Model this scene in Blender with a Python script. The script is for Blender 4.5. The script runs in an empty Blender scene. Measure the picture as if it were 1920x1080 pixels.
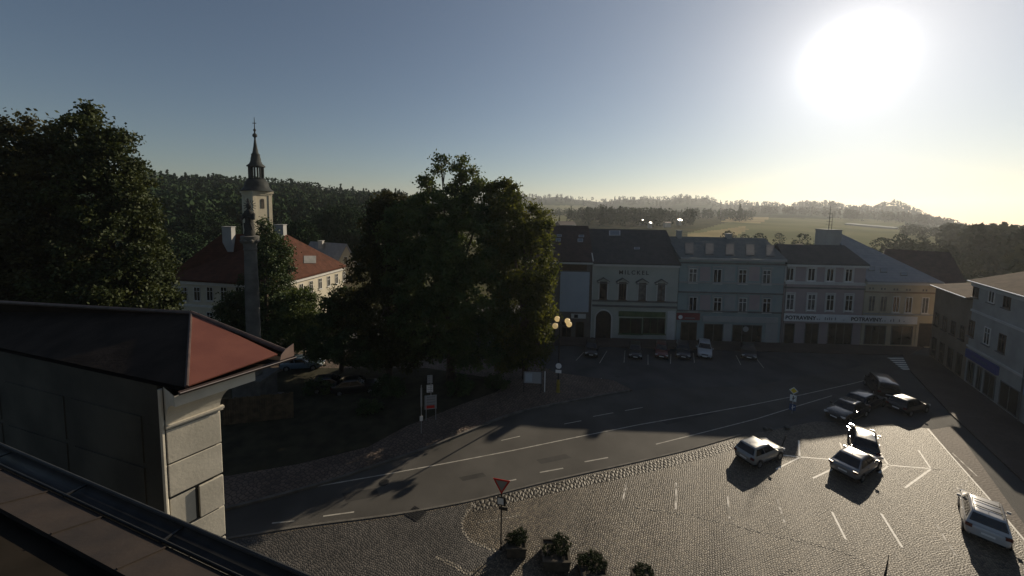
import bpy, math, random
import numpy as np
from mathutils import Vector, Matrix

random.seed(7)
RNG = np.random.default_rng(7)
R = math.radians
scene = bpy.context.scene
COL = scene.collection

# ------------------------------------------------------------------ camera
FPX, CX, CY = 700.0, 960.0, 448.0
CAM_H = 19.2
YS = FPX / 860.0 * CAM_H / 17.0
CAM_R = (Matrix.Rotation(R(90 - 4.5), 3, 'X') @ Matrix.Rotation(R(1.0), 3, 'Z'))
cam_d = bpy.data.cameras.new("camera")
cam_d.sensor_width = 36.0
cam_d.lens = 36.0 * FPX / 1920.0
cam_d.shift_y = -(540.0 - CY) / 1920.0
cam_d.clip_start = 0.1
cam_d.clip_end = 20000.0
cam = bpy.data.objects.new("camera", cam_d)
cam.matrix_world = Matrix.Translation((0, 0, CAM_H)) @ CAM_R.to_4x4()
COL.objects.link(cam)
scene.camera = cam
CAM_P = Vector((0, 0, CAM_H))


def ray(px, py):
    return (CAM_R @ Vector(((px - CX) / FPX, -(py - CY) / FPX, -1.0))).normalized()


def G(px, py, z=0.0):
    d = ray(px, py)
    return CAM_P + d * ((z - CAM_H) / d.z)


def at(px, py, Y):
    d = ray(px, py)
    return CAM_P + d * (Y / d.y)


# ------------------------------------------------------------------ light
GLOW = ray(1598, 112)          # where the blown-out disc stands
SUN_EL, SUN_AZ = R(21.7), R(43.5)
SUN = Vector((math.sin(SUN_AZ) * math.cos(SUN_EL), math.cos(SUN_AZ) * math.cos(SUN_EL), math.sin(SUN_EL)))
sun_d = bpy.data.lights.new("sun", 'SUN')
sun_d.energy = 4.8
sun_d.angle = R(0.5)
sun_d.color = (1.0, 0.85, 0.64)
sun = bpy.data.objects.new("sun", sun_d)
sun.rotation_euler = SUN.to_track_quat('Z', 'Y').to_euler()
sun.location = (60, 80, 60)
COL.objects.link(sun)

world = bpy.data.worlds.new("World")
scene.world = world
world.use_nodes = True
wn = world.node_tree.nodes
wl = world.node_tree.links
wn.clear()
w_out = wn.new('ShaderNodeOutputWorld')
w_bg = wn.new('ShaderNodeBackground')
w_sky = wn.new('ShaderNodeTexSky')
w_sky.sky_type = 'NISHITA'
w_sky.sun_disc = False
w_sky.sun_elevation = SUN_EL
w_sky.sun_rotation = SUN_AZ
w_sky.air_density = 1.0
w_sky.dust_density = 0.25
w_sky.ozone_density = 1.5
w_bg.inputs['Strength'].default_value = 0.053
w_hs = wn.new('ShaderNodeHueSaturation')
w_hs.inputs['Saturation'].default_value = 0.98
wl.new(w_sky.outputs[0], w_hs.inputs['Color'])
wl.new(w_hs.outputs[0], w_bg.inputs['Color'])
# the sun's aureole in the hazy morning sky, tied to the sun's direction in the world
w_tc = wn.new('ShaderNodeTexCoord')
w_dot = wn.new('ShaderNodeVectorMath'); w_dot.operation = 'DOT_PRODUCT'
w_dot.inputs[1].default_value = GLOW
wl.new(w_tc.outputs['Generated'], w_dot.inputs[0])


def wmath(op, a, b=None, clamp=False):
    n = wn.new('ShaderNodeMath'); n.operation = op; n.use_clamp = clamp
    for i, v in enumerate((a, b)):
        if v is None:
            continue
        if isinstance(v, (int, float)):
            n.inputs[i].default_value = v
        else:
            wl.new(v, n.inputs[i])
    return n.outputs[0]


w_ang = wmath('ARCCOSINE', wmath('MINIMUM', w_dot.outputs['Value'], 0.999999))
w_deg = wmath('MULTIPLY', w_ang, 180 / math.pi)
g_core = wmath('MULTIPLY', wmath('EXPONENT', wmath('MULTIPLY', wmath('POWER', wmath('DIVIDE', w_deg, 2.7), 1.8), -1.0)), 1.5)
g_mid = wmath('MULTIPLY', wmath('EXPONENT', wmath('DIVIDE', w_deg, -5.5)), 0.58)
g_far = wmath('MULTIPLY', wmath('EXPONENT', wmath('DIVIDE', w_deg, -30.0)), 0.17)
w_glow = wmath('ADD', wmath('ADD', g_core, g_mid), g_far)
w_bg2 = wn.new('ShaderNodeBackground')
w_bg2.inputs['Color'].default_value = (1.0, 0.975, 0.955, 1)
wl.new(w_glow, w_bg2.inputs['Strength'])
w_add = wn.new('ShaderNodeAddShader')
wl.new(w_bg.outputs[0], w_add.inputs[0])
wl.new(w_bg2.outputs[0], w_add.inputs[1])
wl.new(w_add.outputs[0], w_out.inputs['Surface'])

scene.view_settings.view_transform = 'Standard'
scene.view_settings.look = 'None'
scene.view_settings.gamma = 1.0
scene.view_settings.exposure = 0.0
scene.render.engine = 'CYCLES'
scene.cycles.max_bounces = 6
scene.cycles.transparent_max_bounces = 8

# ------------------------------------------------------------------ materials
MATS = {}


def mat(name, col, rough=0.8, col2=None, scale=3.0, bump=0.0, bscale=None, spec=0.3, metal=0.0, coat=0.0, detail=4.0, contrast=(0.35, 0.65)):
    if name in MATS:
        return MATS[name]
    m = bpy.data.materials.new(name)
    m.use_nodes = True
    nt = m.node_tree
    b = nt.nodes['Principled BSDF']
    b.inputs['Base Color'].default_value = (*col, 1)
    b.inputs['Roughness'].default_value = rough
    b.inputs['Specular IOR Level'].default_value = spec
    b.inputs['Metallic'].default_value = metal
    if coat:
        b.inputs['Coat Weight'].default_value = coat
        b.inputs['Coat Roughness'].default_value = 0.08
    tc = nt.nodes.new('ShaderNodeTexCoord')
    if col2 is not None:
        n = nt.nodes.new('ShaderNodeTexNoise')
        n.inputs['Scale'].default_value = scale
        n.inputs['Detail'].default_value = detail
        nt.links.new(tc.outputs['Object'], n.inputs['Vector'])
        r = nt.nodes.new('ShaderNodeValToRGB')
        r.color_ramp.elements[0].position = contrast[0]
        r.color_ramp.elements[1].position = contrast[1]
        r.color_ramp.elements[0].color = (*col, 1)
        r.color_ramp.elements[1].color = (*col2, 1)
        nt.links.new(n.outputs[0], r.inputs[0])
        nt.links.new(r.outputs[0], b.inputs['Base Color'])
    if bump:
        n2 = nt.nodes.new('ShaderNodeTexNoise')
        n2.inputs['Scale'].default_value = bscale or scale * 6
        n2.inputs['Detail'].default_value = 5
        nt.links.new(tc.outputs['Object'], n2.inputs['Vector'])
        bp = nt.nodes.new('ShaderNodeBump')
        bp.inputs['Strength'].default_value = bump
        bp.inputs['Distance'].default_value = 0.03
        nt.links.new(n2.outputs[0], bp.inputs['Height'])
        nt.links.new(bp.outputs[0], b.inputs['Normal'])
    MATS[name] = m
    return m


def cobble_mat(name, c1, c2, joint, size, rough=0.55, strength=0.9, stretch=(1, 1)):
    m = bpy.data.materials.new(name)
    m.use_nodes = True
    nt = m.node_tree
    N, L = nt.nodes, nt.links
    b = N['Principled BSDF']
    b.inputs['Roughness'].default_value = rough
    b.inputs['Specular IOR Level'].default_value = 0.35
    tc = N.new('ShaderNodeTexCoord')
    mp = N.new('ShaderNodeMapping')
    mp.inputs['Rotation'].default_value = (0, 0, R(27))
    mp.inputs['Scale'].default_value = (stretch[0], stretch[1], 1)
    L.new(tc.outputs['Object'], mp.inputs['Vector'])
    # arcs: bend the rows a little so they run in fans
    sx = N.new('ShaderNodeSeparateXYZ'); L.new(mp.outputs[0], sx.inputs[0])
    sn = N.new('ShaderNodeMath'); sn.operation = 'SINE'
    ml = N.new('ShaderNodeMath'); ml.operation = 'MULTIPLY'; ml.inputs[1].default_value = 1.9
    L.new(sx.outputs[0], ml.inputs[0]); L.new(ml.outputs[0], sn.inputs[0])
    ab = sn
    m2 = N.new('ShaderNodeMath'); m2.operation = 'MULTIPLY_ADD'; m2.inputs[1].default_value = 0.11
    L.new(ab.outputs[0], m2.inputs[0]); L.new(sx.outputs[1], m2.inputs[2])
    cb = N.new('ShaderNodeCombineXYZ'); L.new(sx.outputs[0], cb.inputs[0]); L.new(m2.outputs[0], cb.inputs[1])
    vo = N.new('ShaderNodeTexVoronoi'); vo.voronoi_dimensions = '2D'
    vo.inputs['Scale'].default_value = 1.0 / size
    vo.inputs['Randomness'].default_value = 0.62
    L.new(cb.outputs[0], vo.inputs['Vector'])
    ve = N.new('ShaderNodeTexVoronoi'); ve.voronoi_dimensions = '2D'; ve.feature = 'DISTANCE_TO_EDGE'
    ve.inputs['Scale'].default_value = 1.0 / size
    ve.inputs['Randomness'].default_value = 0.62
    L.new(cb.outputs[0], ve.inputs['Vector'])
    sc = N.new('ShaderNodeSeparateColor'); L.new(vo.outputs['Color'], sc.inputs[0])
    rp = N.new('ShaderNodeValToRGB')
    rp.color_ramp.elements[0].color = (*c1, 1); rp.color_ramp.elements[1].color = (*c2, 1)
    L.new(sc.outputs[0], rp.inputs[0])
    nz = N.new('ShaderNodeTexNoise'); nz.inputs['Scale'].default_value = 0.35; nz.inputs['Detail'].default_value = 6
    L.new(tc.outputs['Object'], nz.inputs['Vector'])
    mr = N.new('ShaderNodeMapRange'); mr.inputs[1].default_value = 0.3; mr.inputs[2].default_value = 0.7
    mr.inputs[3].default_value = 0.62; mr.inputs[4].default_value = 1.15
    L.new(nz.outputs[0], mr.inputs[0])
    mx = N.new('ShaderNodeMix'); mx.data_type = 'RGBA'; mx.blend_type = 'MULTIPLY'; mx.inputs[0].default_value = 1
    L.new(rp.outputs[0], mx.inputs[6]); L.new(mr.outputs[0], mx.inputs[7])
    st = N.new('ShaderNodeMapRange'); st.inputs[1].default_value = 0.03; st.inputs[2].default_value = 0.14
    L.new(ve.outputs['Distance'], st.inputs[0])
    m3 = N.new('ShaderNodeMix'); m3.data_type = 'RGBA'
    m3.inputs[6].default_value = (*joint, 1)
    L.new(st.outputs[0], m3.inputs[0]); L.new(mx.outputs[2], m3.inputs[7])
    L.new(m3.outputs[2], b.inputs['Base Color'])
    # rounded stone tops that also tilt and stand at different heights
    h1 = N.new('ShaderNodeMapRange'); h1.interpolation_type = 'SMOOTHSTEP'
    h1.inputs[1].default_value = 0.0; h1.inputs[2].default_value = 0.42
    L.new(ve.outputs['Distance'], h1.inputs[0])
    h2 = N.new('ShaderNodeMath'); h2.operation = 'MULTIPLY_ADD'; h2.inputs[1].default_value = 0.45
    L.new(sc.outputs[1], h2.inputs[0]); L.new(h1.outputs[0], h2.inputs[2])
    bp = N.new('ShaderNodeBump'); bp.inputs['Strength'].default_value = strength; bp.inputs['Distance'].default_value = size * 0.22
    L.new(h2.outputs[0], bp.inputs['Height'])
    L.new(bp.outputs[0], b.inputs['Normal'])
    MATS[name] = m
    return m


def leaf_mat(name, c1, c2, trans=0.35, scale=0.6):
    m = bpy.data.materials.new(name)
    m.use_nodes = True
    nt = m.node_tree
    N, L = nt.nodes, nt.links
    b = N['Principled BSDF']
    out = N['Material Output']
    tc = N.new('ShaderNodeTexCoord')
    n = N.new('ShaderNodeTexNoise'); n.inputs['Scale'].default_value = scale; n.inputs['Detail'].default_value = 5
    L.new(tc.outputs['Object'], n.inputs['Vector'])
    r = N.new('ShaderNodeValToRGB')
    r.color_ramp.elements[0].position = 0.35; r.color_ramp.elements[1].position = 0.68
    r.color_ramp.elements[0].color = (*c1, 1); r.color_ramp.elements[1].color = (*c2, 1)
    L.new(n.outputs[0], r.inputs[0]); L.new(r.outputs[0], b.inputs['Base Color'])
    b.inputs['Roughness'].default_value = 0.6
    b.inputs['Specular IOR Level'].default_value = 0.2
    t = N.new('ShaderNodeBsdfTranslucent')
    mx = N.new('ShaderNodeMix'); mx.data_type = 'RGBA'; mx.blend_type = 'MULTIPLY'; mx.inputs[0].default_value = 1
    mx.inputs[7].default_value = (0.95, 0.85, 0.36, 1)
    L.new(r.outputs[0], mx.inputs[6]); L.new(mx.outputs[2], t.inputs['Color'])
    ms = N.new('ShaderNodeMixShader'); ms.inputs[0].default_value = trans
    L.new(b.outputs[0], ms.inputs[1]); L.new(t.outputs[0], ms.inputs[2])
    L.new(ms.outputs[0], out.inputs['Surface'])
    if name.startswith('forest'):
        b.inputs['Specular IOR Level'].default_value = 0.0
    MATS[name] = m
    return m


def roof_mat(name, c1, c2, rough=0.75, course=0.33, spec=0.3):
    m = bpy.data.materials.new(name)
    m.use_nodes = True
    nt = m.node_tree
    N, L = nt.nodes, nt.links
    b = N['Principled BSDF']
    b.inputs['Roughness'].default_value = rough
    b.inputs['Specular IOR Level'].default_value = spec
    tc = N.new('ShaderNodeTexCoord')
    n = N.new('ShaderNodeTexNoise'); n.inputs['Scale'].default_value = 1.1; n.inputs['Detail'].default_value = 8; n.inputs['Roughness'].default_value = 0.7
    L.new(tc.outputs['Object'], n.inputs['Vector'])
    r = N.new('ShaderNodeValToRGB')
    r.color_ramp.elements[0].position = 0.3; r.color_ramp.elements[1].position = 0.7
    r.color_ramp.elements[0].color = (*c1, 1); r.color_ramp.elements[1].color = (*c2, 1)
    L.new(n.outputs[0], r.inputs[0]); L.new(r.outputs[0], b.inputs['Base Color'])
    w = N.new('ShaderNodeTexWave'); w.wave_type = 'BANDS'; w.bands_direction = 'Z'; w.wave_profile = 'SAW'
    w.inputs['Scale'].default_value = 0.32 / course
    w.inputs['Distortion'].default_value = 0.3
    L.new(tc.outputs['Object'], w.inputs['Vector'])
    bp = N.new('ShaderNodeBump'); bp.inputs['Strength'].default_value = 0.5; bp.inputs['Distance'].default_value = 0.05
    L.new(w.outputs[0], bp.inputs['Height']); L.new(bp.outputs[0], b.inputs['Normal'])
    MATS[name] = m
    return m


M_ASPHALT = mat('asphalt', (0.05, 0.047, 0.042), 0.82, (0.085, 0.08, 0.072), 0.25, 0.5, 30, detail=9, spec=0.35)
M_PATCH = mat('asphalt_patch', (0.032, 0.031, 0.03), 0.8, (0.05, 0.048, 0.045), 0.8, 0.4, 30)
M_LOT = mat('lot_asphalt', (0.05, 0.05, 0.05), 0.85, (0.085, 0.083, 0.08), 0.3, 0.5, 25, detail=9)
M_GROUND = mat('earth', (0.05, 0.055, 0.035), 0.95, (0.09, 0.085, 0.05), 0.08, 0.4, 2.0, spec=0.0)
M_COBBLE = cobble_mat('plaza_setts', (0.05, 0.043, 0.033), (0.19, 0.158, 0.113), (0.035, 0.03, 0.025), 0.13, 0.52, 0.62)
M_COBBLE2 = cobble_mat('lane_setts', (0.045, 0.044, 0.042), (0.12, 0.11, 0.1), (0.03, 0.028, 0.025), 0.125, 0.55, 0.6)
M_SETT = cobble_mat('kerb_setts', (0.05, 0.046, 0.038), (0.14, 0.124, 0.098), (0.03, 0.025, 0.02), 0.25, 0.55, 0.8, (1.0, 0.7))
M_EDGE = cobble_mat('edge_stones', (0.14, 0.13, 0.11), (0.3, 0.27, 0.22), (0.04, 0.035, 0.03), 0.17, 0.6, 0.8)
M_PAVE = cobble_mat('pavement_slabs', (0.085, 0.064, 0.052), (0.115, 0.085, 0.07), (0.06, 0.048, 0.04), 0.22, 0.75, 0.2)
M_PARK = cobble_mat('park_paving', (0.11, 0.085, 0.07), (0.19, 0.14, 0.11), (0.05, 0.04, 0.03), 0.3, 0.75, 0.4)
M_KERB = mat('kerb_stone', (0.09, 0.085, 0.075), 0.85, (0.15, 0.14, 0.125), 1.5, 0.3)
M_GRASS = mat('lawn', (0.022, 0.021, 0.011), 0.95, (0.046, 0.042, 0.024), 0.8, 0.6, 20)
M_PAINT = mat('road_paint', (0.62, 0.60, 0.54), 0.6, (0.85, 0.82, 0.75), 3.0, 0.2, 20, contrast=(0.3, 0.6))
M_PAINT2 = mat('worn_paint', (0.2, 0.185, 0.16), 0.7, (0.75, 0.71, 0.64), 2.2, 0.3, 20, contrast=(0.42, 0.6))
M_BARK = mat('bark', (0.05, 0.038, 0.028), 0.95, (0.1, 0.08, 0.06), 2.0, 0.7, 8)
M_LEAF = leaf_mat('lime_leaves', (0.046, 0.076, 0.032), (0.115, 0.15, 0.055), 0.36, 0.5)
M_LEAF2 = leaf_mat('chestnut_leaves', (0.026, 0.030, 0.012), (0.070, 0.068, 0.022), 0.3, 0.5)
M_LEAF3 = leaf_mat('yew_leaves', (0.03, 0.052, 0.024), (0.08, 0.112, 0.045), 0.22, 0.7)
M_LINDEN = leaf_mat('sunlit_linden_leaves', (0.05, 0.07, 0.024), (0.13, 0.145, 0.045), 0.55, 0.6)  # brighter, yellower leaves: sunlight on the flank put into the colour
M_ASH = leaf_mat('ash_leaves', (0.026, 0.038, 0.014), (0.062, 0.076, 0.024), 0.26, 0.5)
M_FOREST = leaf_mat('forest_leaves', (0.024, 0.042, 0.022), (0.042, 0.064, 0.032), 0.03, 0.05)
M_BLACK = mat('black_metal', (0.018, 0.018, 0.018), 0.45, (0.03, 0.03, 0.03), 5)
M_STEEL = mat('galvanised_steel', (0.35, 0.35, 0.35), 0.45, (0.45, 0.45, 0.45), 5, metal=0.6)
M_GREY = mat('sign_back', (0.3, 0.31, 0.32), 0.5)
M_WHITE = mat('white_enamel', (0.75, 0.75, 0.73), 0.4)
M_RED = mat('red_enamel', (0.5, 0.03, 0.025), 0.4)
M_BLUE = mat('blue_enamel', (0.03, 0.07, 0.17), 0.4)
M_YELLOW = mat('yellow_enamel', (0.7, 0.5, 0.03), 0.4)
M_GLASS = mat('window_glass', (0.012, 0.014, 0.016), 0.08, spec=0.5)
M_CURTAIN = mat('curtained_glass', (0.06, 0.06, 0.058), 0.25, (0.16, 0.155, 0.145), 2.0, spec=0.5)
M_FRAME = mat('white_window_frame', (0.62, 0.61, 0.58), 0.6, (0.72, 0.7, 0.66), 4)
M_FRAMEB = mat('brown_window_frame', (0.07, 0.045, 0.03), 0.6, (0.1, 0.065, 0.04), 4)

# ------------------------------------------------------------------ mesh helpers
ORG = {}


def worg(o):
    return ORG.get(o.name, Vector((0, 0, 0)))


class MB:
    def __init__(s):
        s.v, s.f, s.m = [], [], []

    def add(s, vs, fs, m=0):
        o = len(s.v)
        s.v.extend([Vector(p) for p in vs])
        for f in fs:
            s.f.append([i + o for i in f]); s.m.append(m)

    def poly(s, pts, m=0):
        s.add(pts, [list(range(len(pts)))], m)

    def hexa(s, p, m=0):  # 8 corners: bottom ring 0-3, top ring 4-7
        s.add(p, [(3, 2, 1, 0), (4, 5, 6, 7), (0, 1, 5, 4), (1, 2, 6, 5), (2, 3, 7, 6), (3, 0, 4, 7)], m)

    def box(s, c, size, rot=None, m=0):
        hx, hy, hz = size[0] / 2, size[1] / 2, size[2] / 2
        p = [Vector(q) for q in ((-hx, -hy, -hz), (hx, -hy, -hz), (hx, hy, -hz), (-hx, hy, -hz), (-hx, -hy, hz), (hx, -hy, hz), (hx, hy, hz), (-hx, hy, hz))]
        if rot is not None:
            p = [rot @ q for q in p]
        s.hexa([q + Vector(c) for q in p], m)

    def obox(s, o, ax, ay, az, m=0):  # origin corner and three edge vectors
        o = Vector(o)
        s.hexa([o, o + ax, o + ax + ay, o + ay, o + az, o + ax + az, o + ax + ay + az, o + ay + az], m)

    def prism(s, pts, z0, z1, m=0):
        n = len(pts)
        vs = [Vector((p[0], p[1], z0)) for p in pts] + [Vector((p[0], p[1], z1)) for p in pts]
        fs = [list(range(n))[::-1], list(range(n, 2 * n))] + [(i, (i + 1) % n, n + (i + 1) % n, n + i) for i in range(n)]
        s.add(vs, fs, m)

    def tube(s, a, b, r0, r1=None, n=8, m=0, cap=True):
        r1 = r0 if r1 is None else r1
        a, b = Vector(a), Vector(b)
        q = (b - a).to_track_quat('Z', 'Y')
        vs = []
        for c, r in ((a, r0), (b, r1)):
            for i in range(n):
                t = 2 * math.pi * i / n
                vs.append(c + q @ Vector((r * math.cos(t), r * math.sin(t), 0)))
        fs = [(i, (i + 1) % n, n + (i + 1) % n, n + i) for i in range(n)]
        if cap:
            fs += [list(range(n))[::-1], list(range(n, 2 * n))]
        s.add(vs, fs, m)

    def lathe(s, prof, c=(0, 0, 0), n=12, m=0, rot=None, phase=0.0):
        c = Vector(c)
        vs = []
        for r, z in prof:
            for i in range(n):
                t = 2 * math.pi * (i + phase) / n
                p = Vector((r * math.cos(t), r * math.sin(t), z))
                vs.append((rot @ p if rot is not None else p) + c)
        k = len(prof)
        fs = []
        for j in range(k - 1):
            for i in range(n):
                fs.append((j * n + i, j * n + (i + 1) % n, (j + 1) * n + (i + 1) % n, (j + 1) * n + i))
        fs.append(list(range(n))[::-1]); fs.append(list(range((k - 1) * n, k * n)))
        s.add(vs, fs, m)

    def build(s, name, mats, parent=None, origin=None, smooth=False, sharp=35, local=False):
        me = bpy.data.meshes.new(name)
        if not isinstance(mats, (list, tuple)):
            mats = [mats]
        o = bpy.data.objects.new(name, me)
        if local:
            off = Vector((0, 0, 0)); loc = Vector((0, 0, 0))
        elif parent is not None:
            off = worg(parent); loc = Vector((0, 0, 0))
        else:
            if origin is None:
                xs = [p.x for p in s.v]; ys = [p.y for p in s.v]; zs = [p.z for p in s.v]
                origin = Vector(((min(xs) + max(xs)) / 2, (min(ys) + max(ys)) / 2, min(zs)))
            off = Vector(origin); loc = off.copy()
        me.from_pydata([tuple(p - off) for p in s.v], [], s.f)
        for m in mats:
            me.materials.append(m)
        if len(mats) > 1:
            me.polygons.foreach_set('material_index', s.m)
        if smooth:
            me.polygons.foreach_set('use_smooth', [True] * len(me.polygons))
            me.set_sharp_from_angle(angle=R(sharp))
        me.update()
        COL.objects.link(o)
        o.location = loc
        if parent is not None:
            o.parent = parent
        ORG[o.name] = off.copy() if not local else Vector((0, 0, 0))
        return o


def tag(o, label=None, cat=None, group=None, kind=None):
    if label: o['label'] = label
    if cat: o['category'] = cat
    if group: o['group'] = group
    if kind: o['kind'] = kind
    return o


def thing(name, label, cat, loc, group=None, rz=0.0):
    o = bpy.data.objects.new(name, None)
    o.empty_display_size = 0.3
    COL.objects.link(o)
    o.location = loc
    o.rotation_euler = (0, 0, rz)
    ORG[o.name] = Vector(loc)
    return tag(o, label, cat, group)


def copy_tree(o, parent=None):
    c = o.copy()
    COL.objects.link(c)
    if parent is not None:
        c.parent = parent
    for ch in list(o.children):
        copy_tree(ch, c)
    return c


def struct(mb, name, m, smooth=False):
    return tag(mb.build(name, m, None, Vector((0, 0, 0)), smooth=smooth), kind='structure')


# ------------------------------------------------------------------ terrain
T_D = np.array([0, 110, 220, 400, 700, 1200, 2200, 2700, 3200], float) * YS
T_PX = np.array([-600, 500, 700, 860, 1000, 1280, 1450, 1680, 1900, 2400], float)
T_Z = np.array([
    [0, 0, 6, 21, 26, 22, 22, 0, -60],
    [0, 0, 5, 20, 26, 22, 22, 0, -60],
    [0, 0, 4, 15, 22, 22, 40, 20, -60],
    [0, 0, 2, 9, 14, 20, 72, 30, -60],
    [0, 0, 1, 5, 8, 17, 74, 30, -60],
    [0, 0, 1, 5, 8, 16, 70, 30, -60],
    [0, 0, 1, 3, 7, 17, 54, 20, -60],
    [0, 0, 0, 1, 2, 9, 24, 0, -80],
    [0, 0, 0, 0, -5, -20, -62, -90, -160],
    [0, 0, 0, 0, -5, -20, -62, -90, -160]], float) * CAM_H / 17.0


def tz(x, y):
    d = math.hypot(x, y)
    az = math.atan2(x, y)
    px = CX + FPX * math.tan(max(-1.2, min(1.2, az)))
    px = max(-600, min(2400, px))
    i = int(np.searchsorted(T_PX, px)) - 1
    i = max(0, min(len(T_PX) - 2, i))
    t = (px - T_PX[i]) / (T_PX[i + 1] - T_PX[i])
    t = max(0, min(1, t)); t = t * t * (3 - 2 * t)
    a = float(np.interp(d, T_D, T_Z[i])); b = float(np.interp(d, T_D, T_Z[i + 1]))
    z = a + (b - a) * t
    if d > 200:
        k = min(1.0, (d - 200) / 500)
        z += k * (1.2 * math.sin(x * 0.011 + 1) * math.cos(y * 0.007) + 0.6 * math.sin(x * 0.031 + y * 0.013))
    if d > 1050:
        k = min(1.0, (d - 1050) / 550)
        z += k * (9 * math.sin(px * 0.021) + 5 * math.sin(px * 0.053 + 2) + 3 * math.sin(px * 0.11))
    if d > 1200 and d < 2600:  # a rounded far hill on the right
        z += 34 * math.exp(-((px - 1683) / 42) ** 2) * math.exp(-((d - 1790) / 330) ** 2)
    return z


def inpoly(x, y, P):
    c = False
    j = len(P) - 1
    for i in range(len(P)):
        xi, yi = P[i]; xj, yj = P[j]
        if (yi > y) != (yj > y) and x < (xj - xi) * (y - yi) / (yj - yi) + xi:
            c = not c
        j = i
    return c


M_FIELD = mat('pasture', (0.125, 0.132, 0.07), 0.95, (0.185, 0.182, 0.10), 0.012, detail=6, spec=0.0)
M_WHEAT = mat('wheat', (0.24, 0.2, 0.11), 0.95, (0.32, 0.27, 0.15), 0.02, spec=0.0)
M_WOODS = mat('far_woods', (0.025, 0.038, 0.022), 0.95, (0.06, 0.075, 0.04), 0.02, 0.9, 0.05, detail=8, spec=0.0)


def project(p):
    q = CAM_R.transposed() @ (Vector(p) - CAM_P)
    if q.z > -0.01:
        return None
    return (CX + FPX * q.x / -q.z, CY - FPX * q.y / -q.z)


FIELDS = [([(1290, 439), (1395, 424), (1402, 430), (1375, 445), (1290, 452)], 2),
          ([(1372, 405), (1445, 408), (1425, 419), (1352, 416)], 2),
          ([(1280, 460), (1290, 437), (1360, 418), (1420, 407), (1600, 413), (1765, 438), (1765, 470), (1500, 475), (1280, 475)], 1),
          ([(1000, 384), (1100, 386), (1100, 396), (1000, 398)], 1),
          ([(985, 404), (1075, 404), (1075, 418), (985, 420)], 1),
          ([(1560, 408), (1700, 414), (1690, 425), (1560, 416)], 1),
          ([(690, 368), (705, 372), (704, 384), (688, 382)], 1)]


def build_terrain():
    mb = MB()
    azs = list(np.arange(-180, -58, 6.0)) + list(np.arange(-58, 58, 0.4)) + list(np.arange(58, 180, 6.0))
    ds = [4, 30, 70, 110] + list(np.geomspace(122, 1000, 90)) + list(np.geomspace(1040, 2600, 30))
    nA, nD = len(azs), len(ds)
    vs = [Vector((0, 0, -0.02))]
    for d in ds:
        for a in azs:
            x, y = d * math.sin(R(a)), d * math.cos(R(a))
            vs.append(Vector((x, y, tz(x, y) - 0.02)))
    mb.v = vs
    for i in range(nA):
        j = (i + 1) % nA
        mb.f.append([0, 1 + j, 1 + i]); mb.m.append(0)
        for k in range(nD - 1):
            a, b = 1 + k * nA + i, 1 + k * nA + j
            c, e = 1 + (k + 1) * nA + j, 1 + (k + 1) * nA + i
            m = 0
            if ds[k] > 120 and abs(azs[i]) < 58:
                cen = (vs[a] + vs[b] + vs[c] + vs[e]) / 4
                q = project(cen)
                m = 0 if ds[k] < 900 else 3
                if q:
                    for P, mi in FIELDS:
                        if inpoly(q[0], q[1], P):
                            m = mi; break
            mb.f.append([a, b, c, e]); mb.m.append(m)
    struct(mb, 'ground', [M_GROUND, M_FIELD, M_WHEAT, M_WOODS], smooth=True)


build_terrain()


# ------------------------------------------------------------------ paved surfaces (each a sheet about 4 mm above the one below)
def sheet(name, px, z, m, kind='structure'):
    mb = MB()
    pts = [G(x, y, z) for x, y in px]
    mb.poly(pts)
    o = mb.build(name, m, None, Vector((0, 0, 0)))
    return tag(o, kind=kind)


def world_sheet(name, pts, z, m):
    mb = MB()
    mb.poly([Vector((p[0], p[1], z)) for p in pts])
    return tag(mb.build(name, m, None, Vector((0, 0, 0))), kind='structure')


def path_px(pts, step=1.0, z=0.0):
    P = [G(x, y, z) for x, y in pts]
    return P


def ribbon(mb, P, w, z, m=0, side=0.0):
    n = len(P)
    L = []
    for i in range(n):
        a = P[max(0, i - 1)]; b = P[min(n - 1, i + 1)]
        d = Vector((b.x - a.x, b.y - a.y, 0)).normalized()
        nr = Vector((-d.y, d.x, 0))
        c = Vector((P[i].x, P[i].y, z)) + nr * side
        L.append((c - nr * w / 2, c + nr * w / 2))
    for i in range(n - 1):
        mb.poly([L[i][0], L[i + 1][0], L[i + 1][1], L[i][1]], m)


def smooth_path(P, k=6):
    out = []
    n = len(P)
    for i in range(n - 1):
        p0, p1, p2, p3 = P[max(0, i - 1)], P[i], P[i + 1], P[min(n - 1, i + 2)]
        for j in range(k):
            t = j / k
            out.append(0.5 * ((2 * p1) + (p2 - p0) * t + (2 * p0 - 5 * p1 + 4 * p2 - p3) * t * t + (3 * p1 - p0 - 3 * p2 + p3) * t ** 3))
    out.append(P[-1])
    return out


# far facade line and the street wall on the right
def base_y(px):
    return 632 + (px - 1040) * 20 / 715.0


DIR = Vector((0.512, 0.859, 0)).normalized()       # the square's own axis
NRM = Vector((-DIR.y, DIR.x, 0))                 # to the left of it

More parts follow.
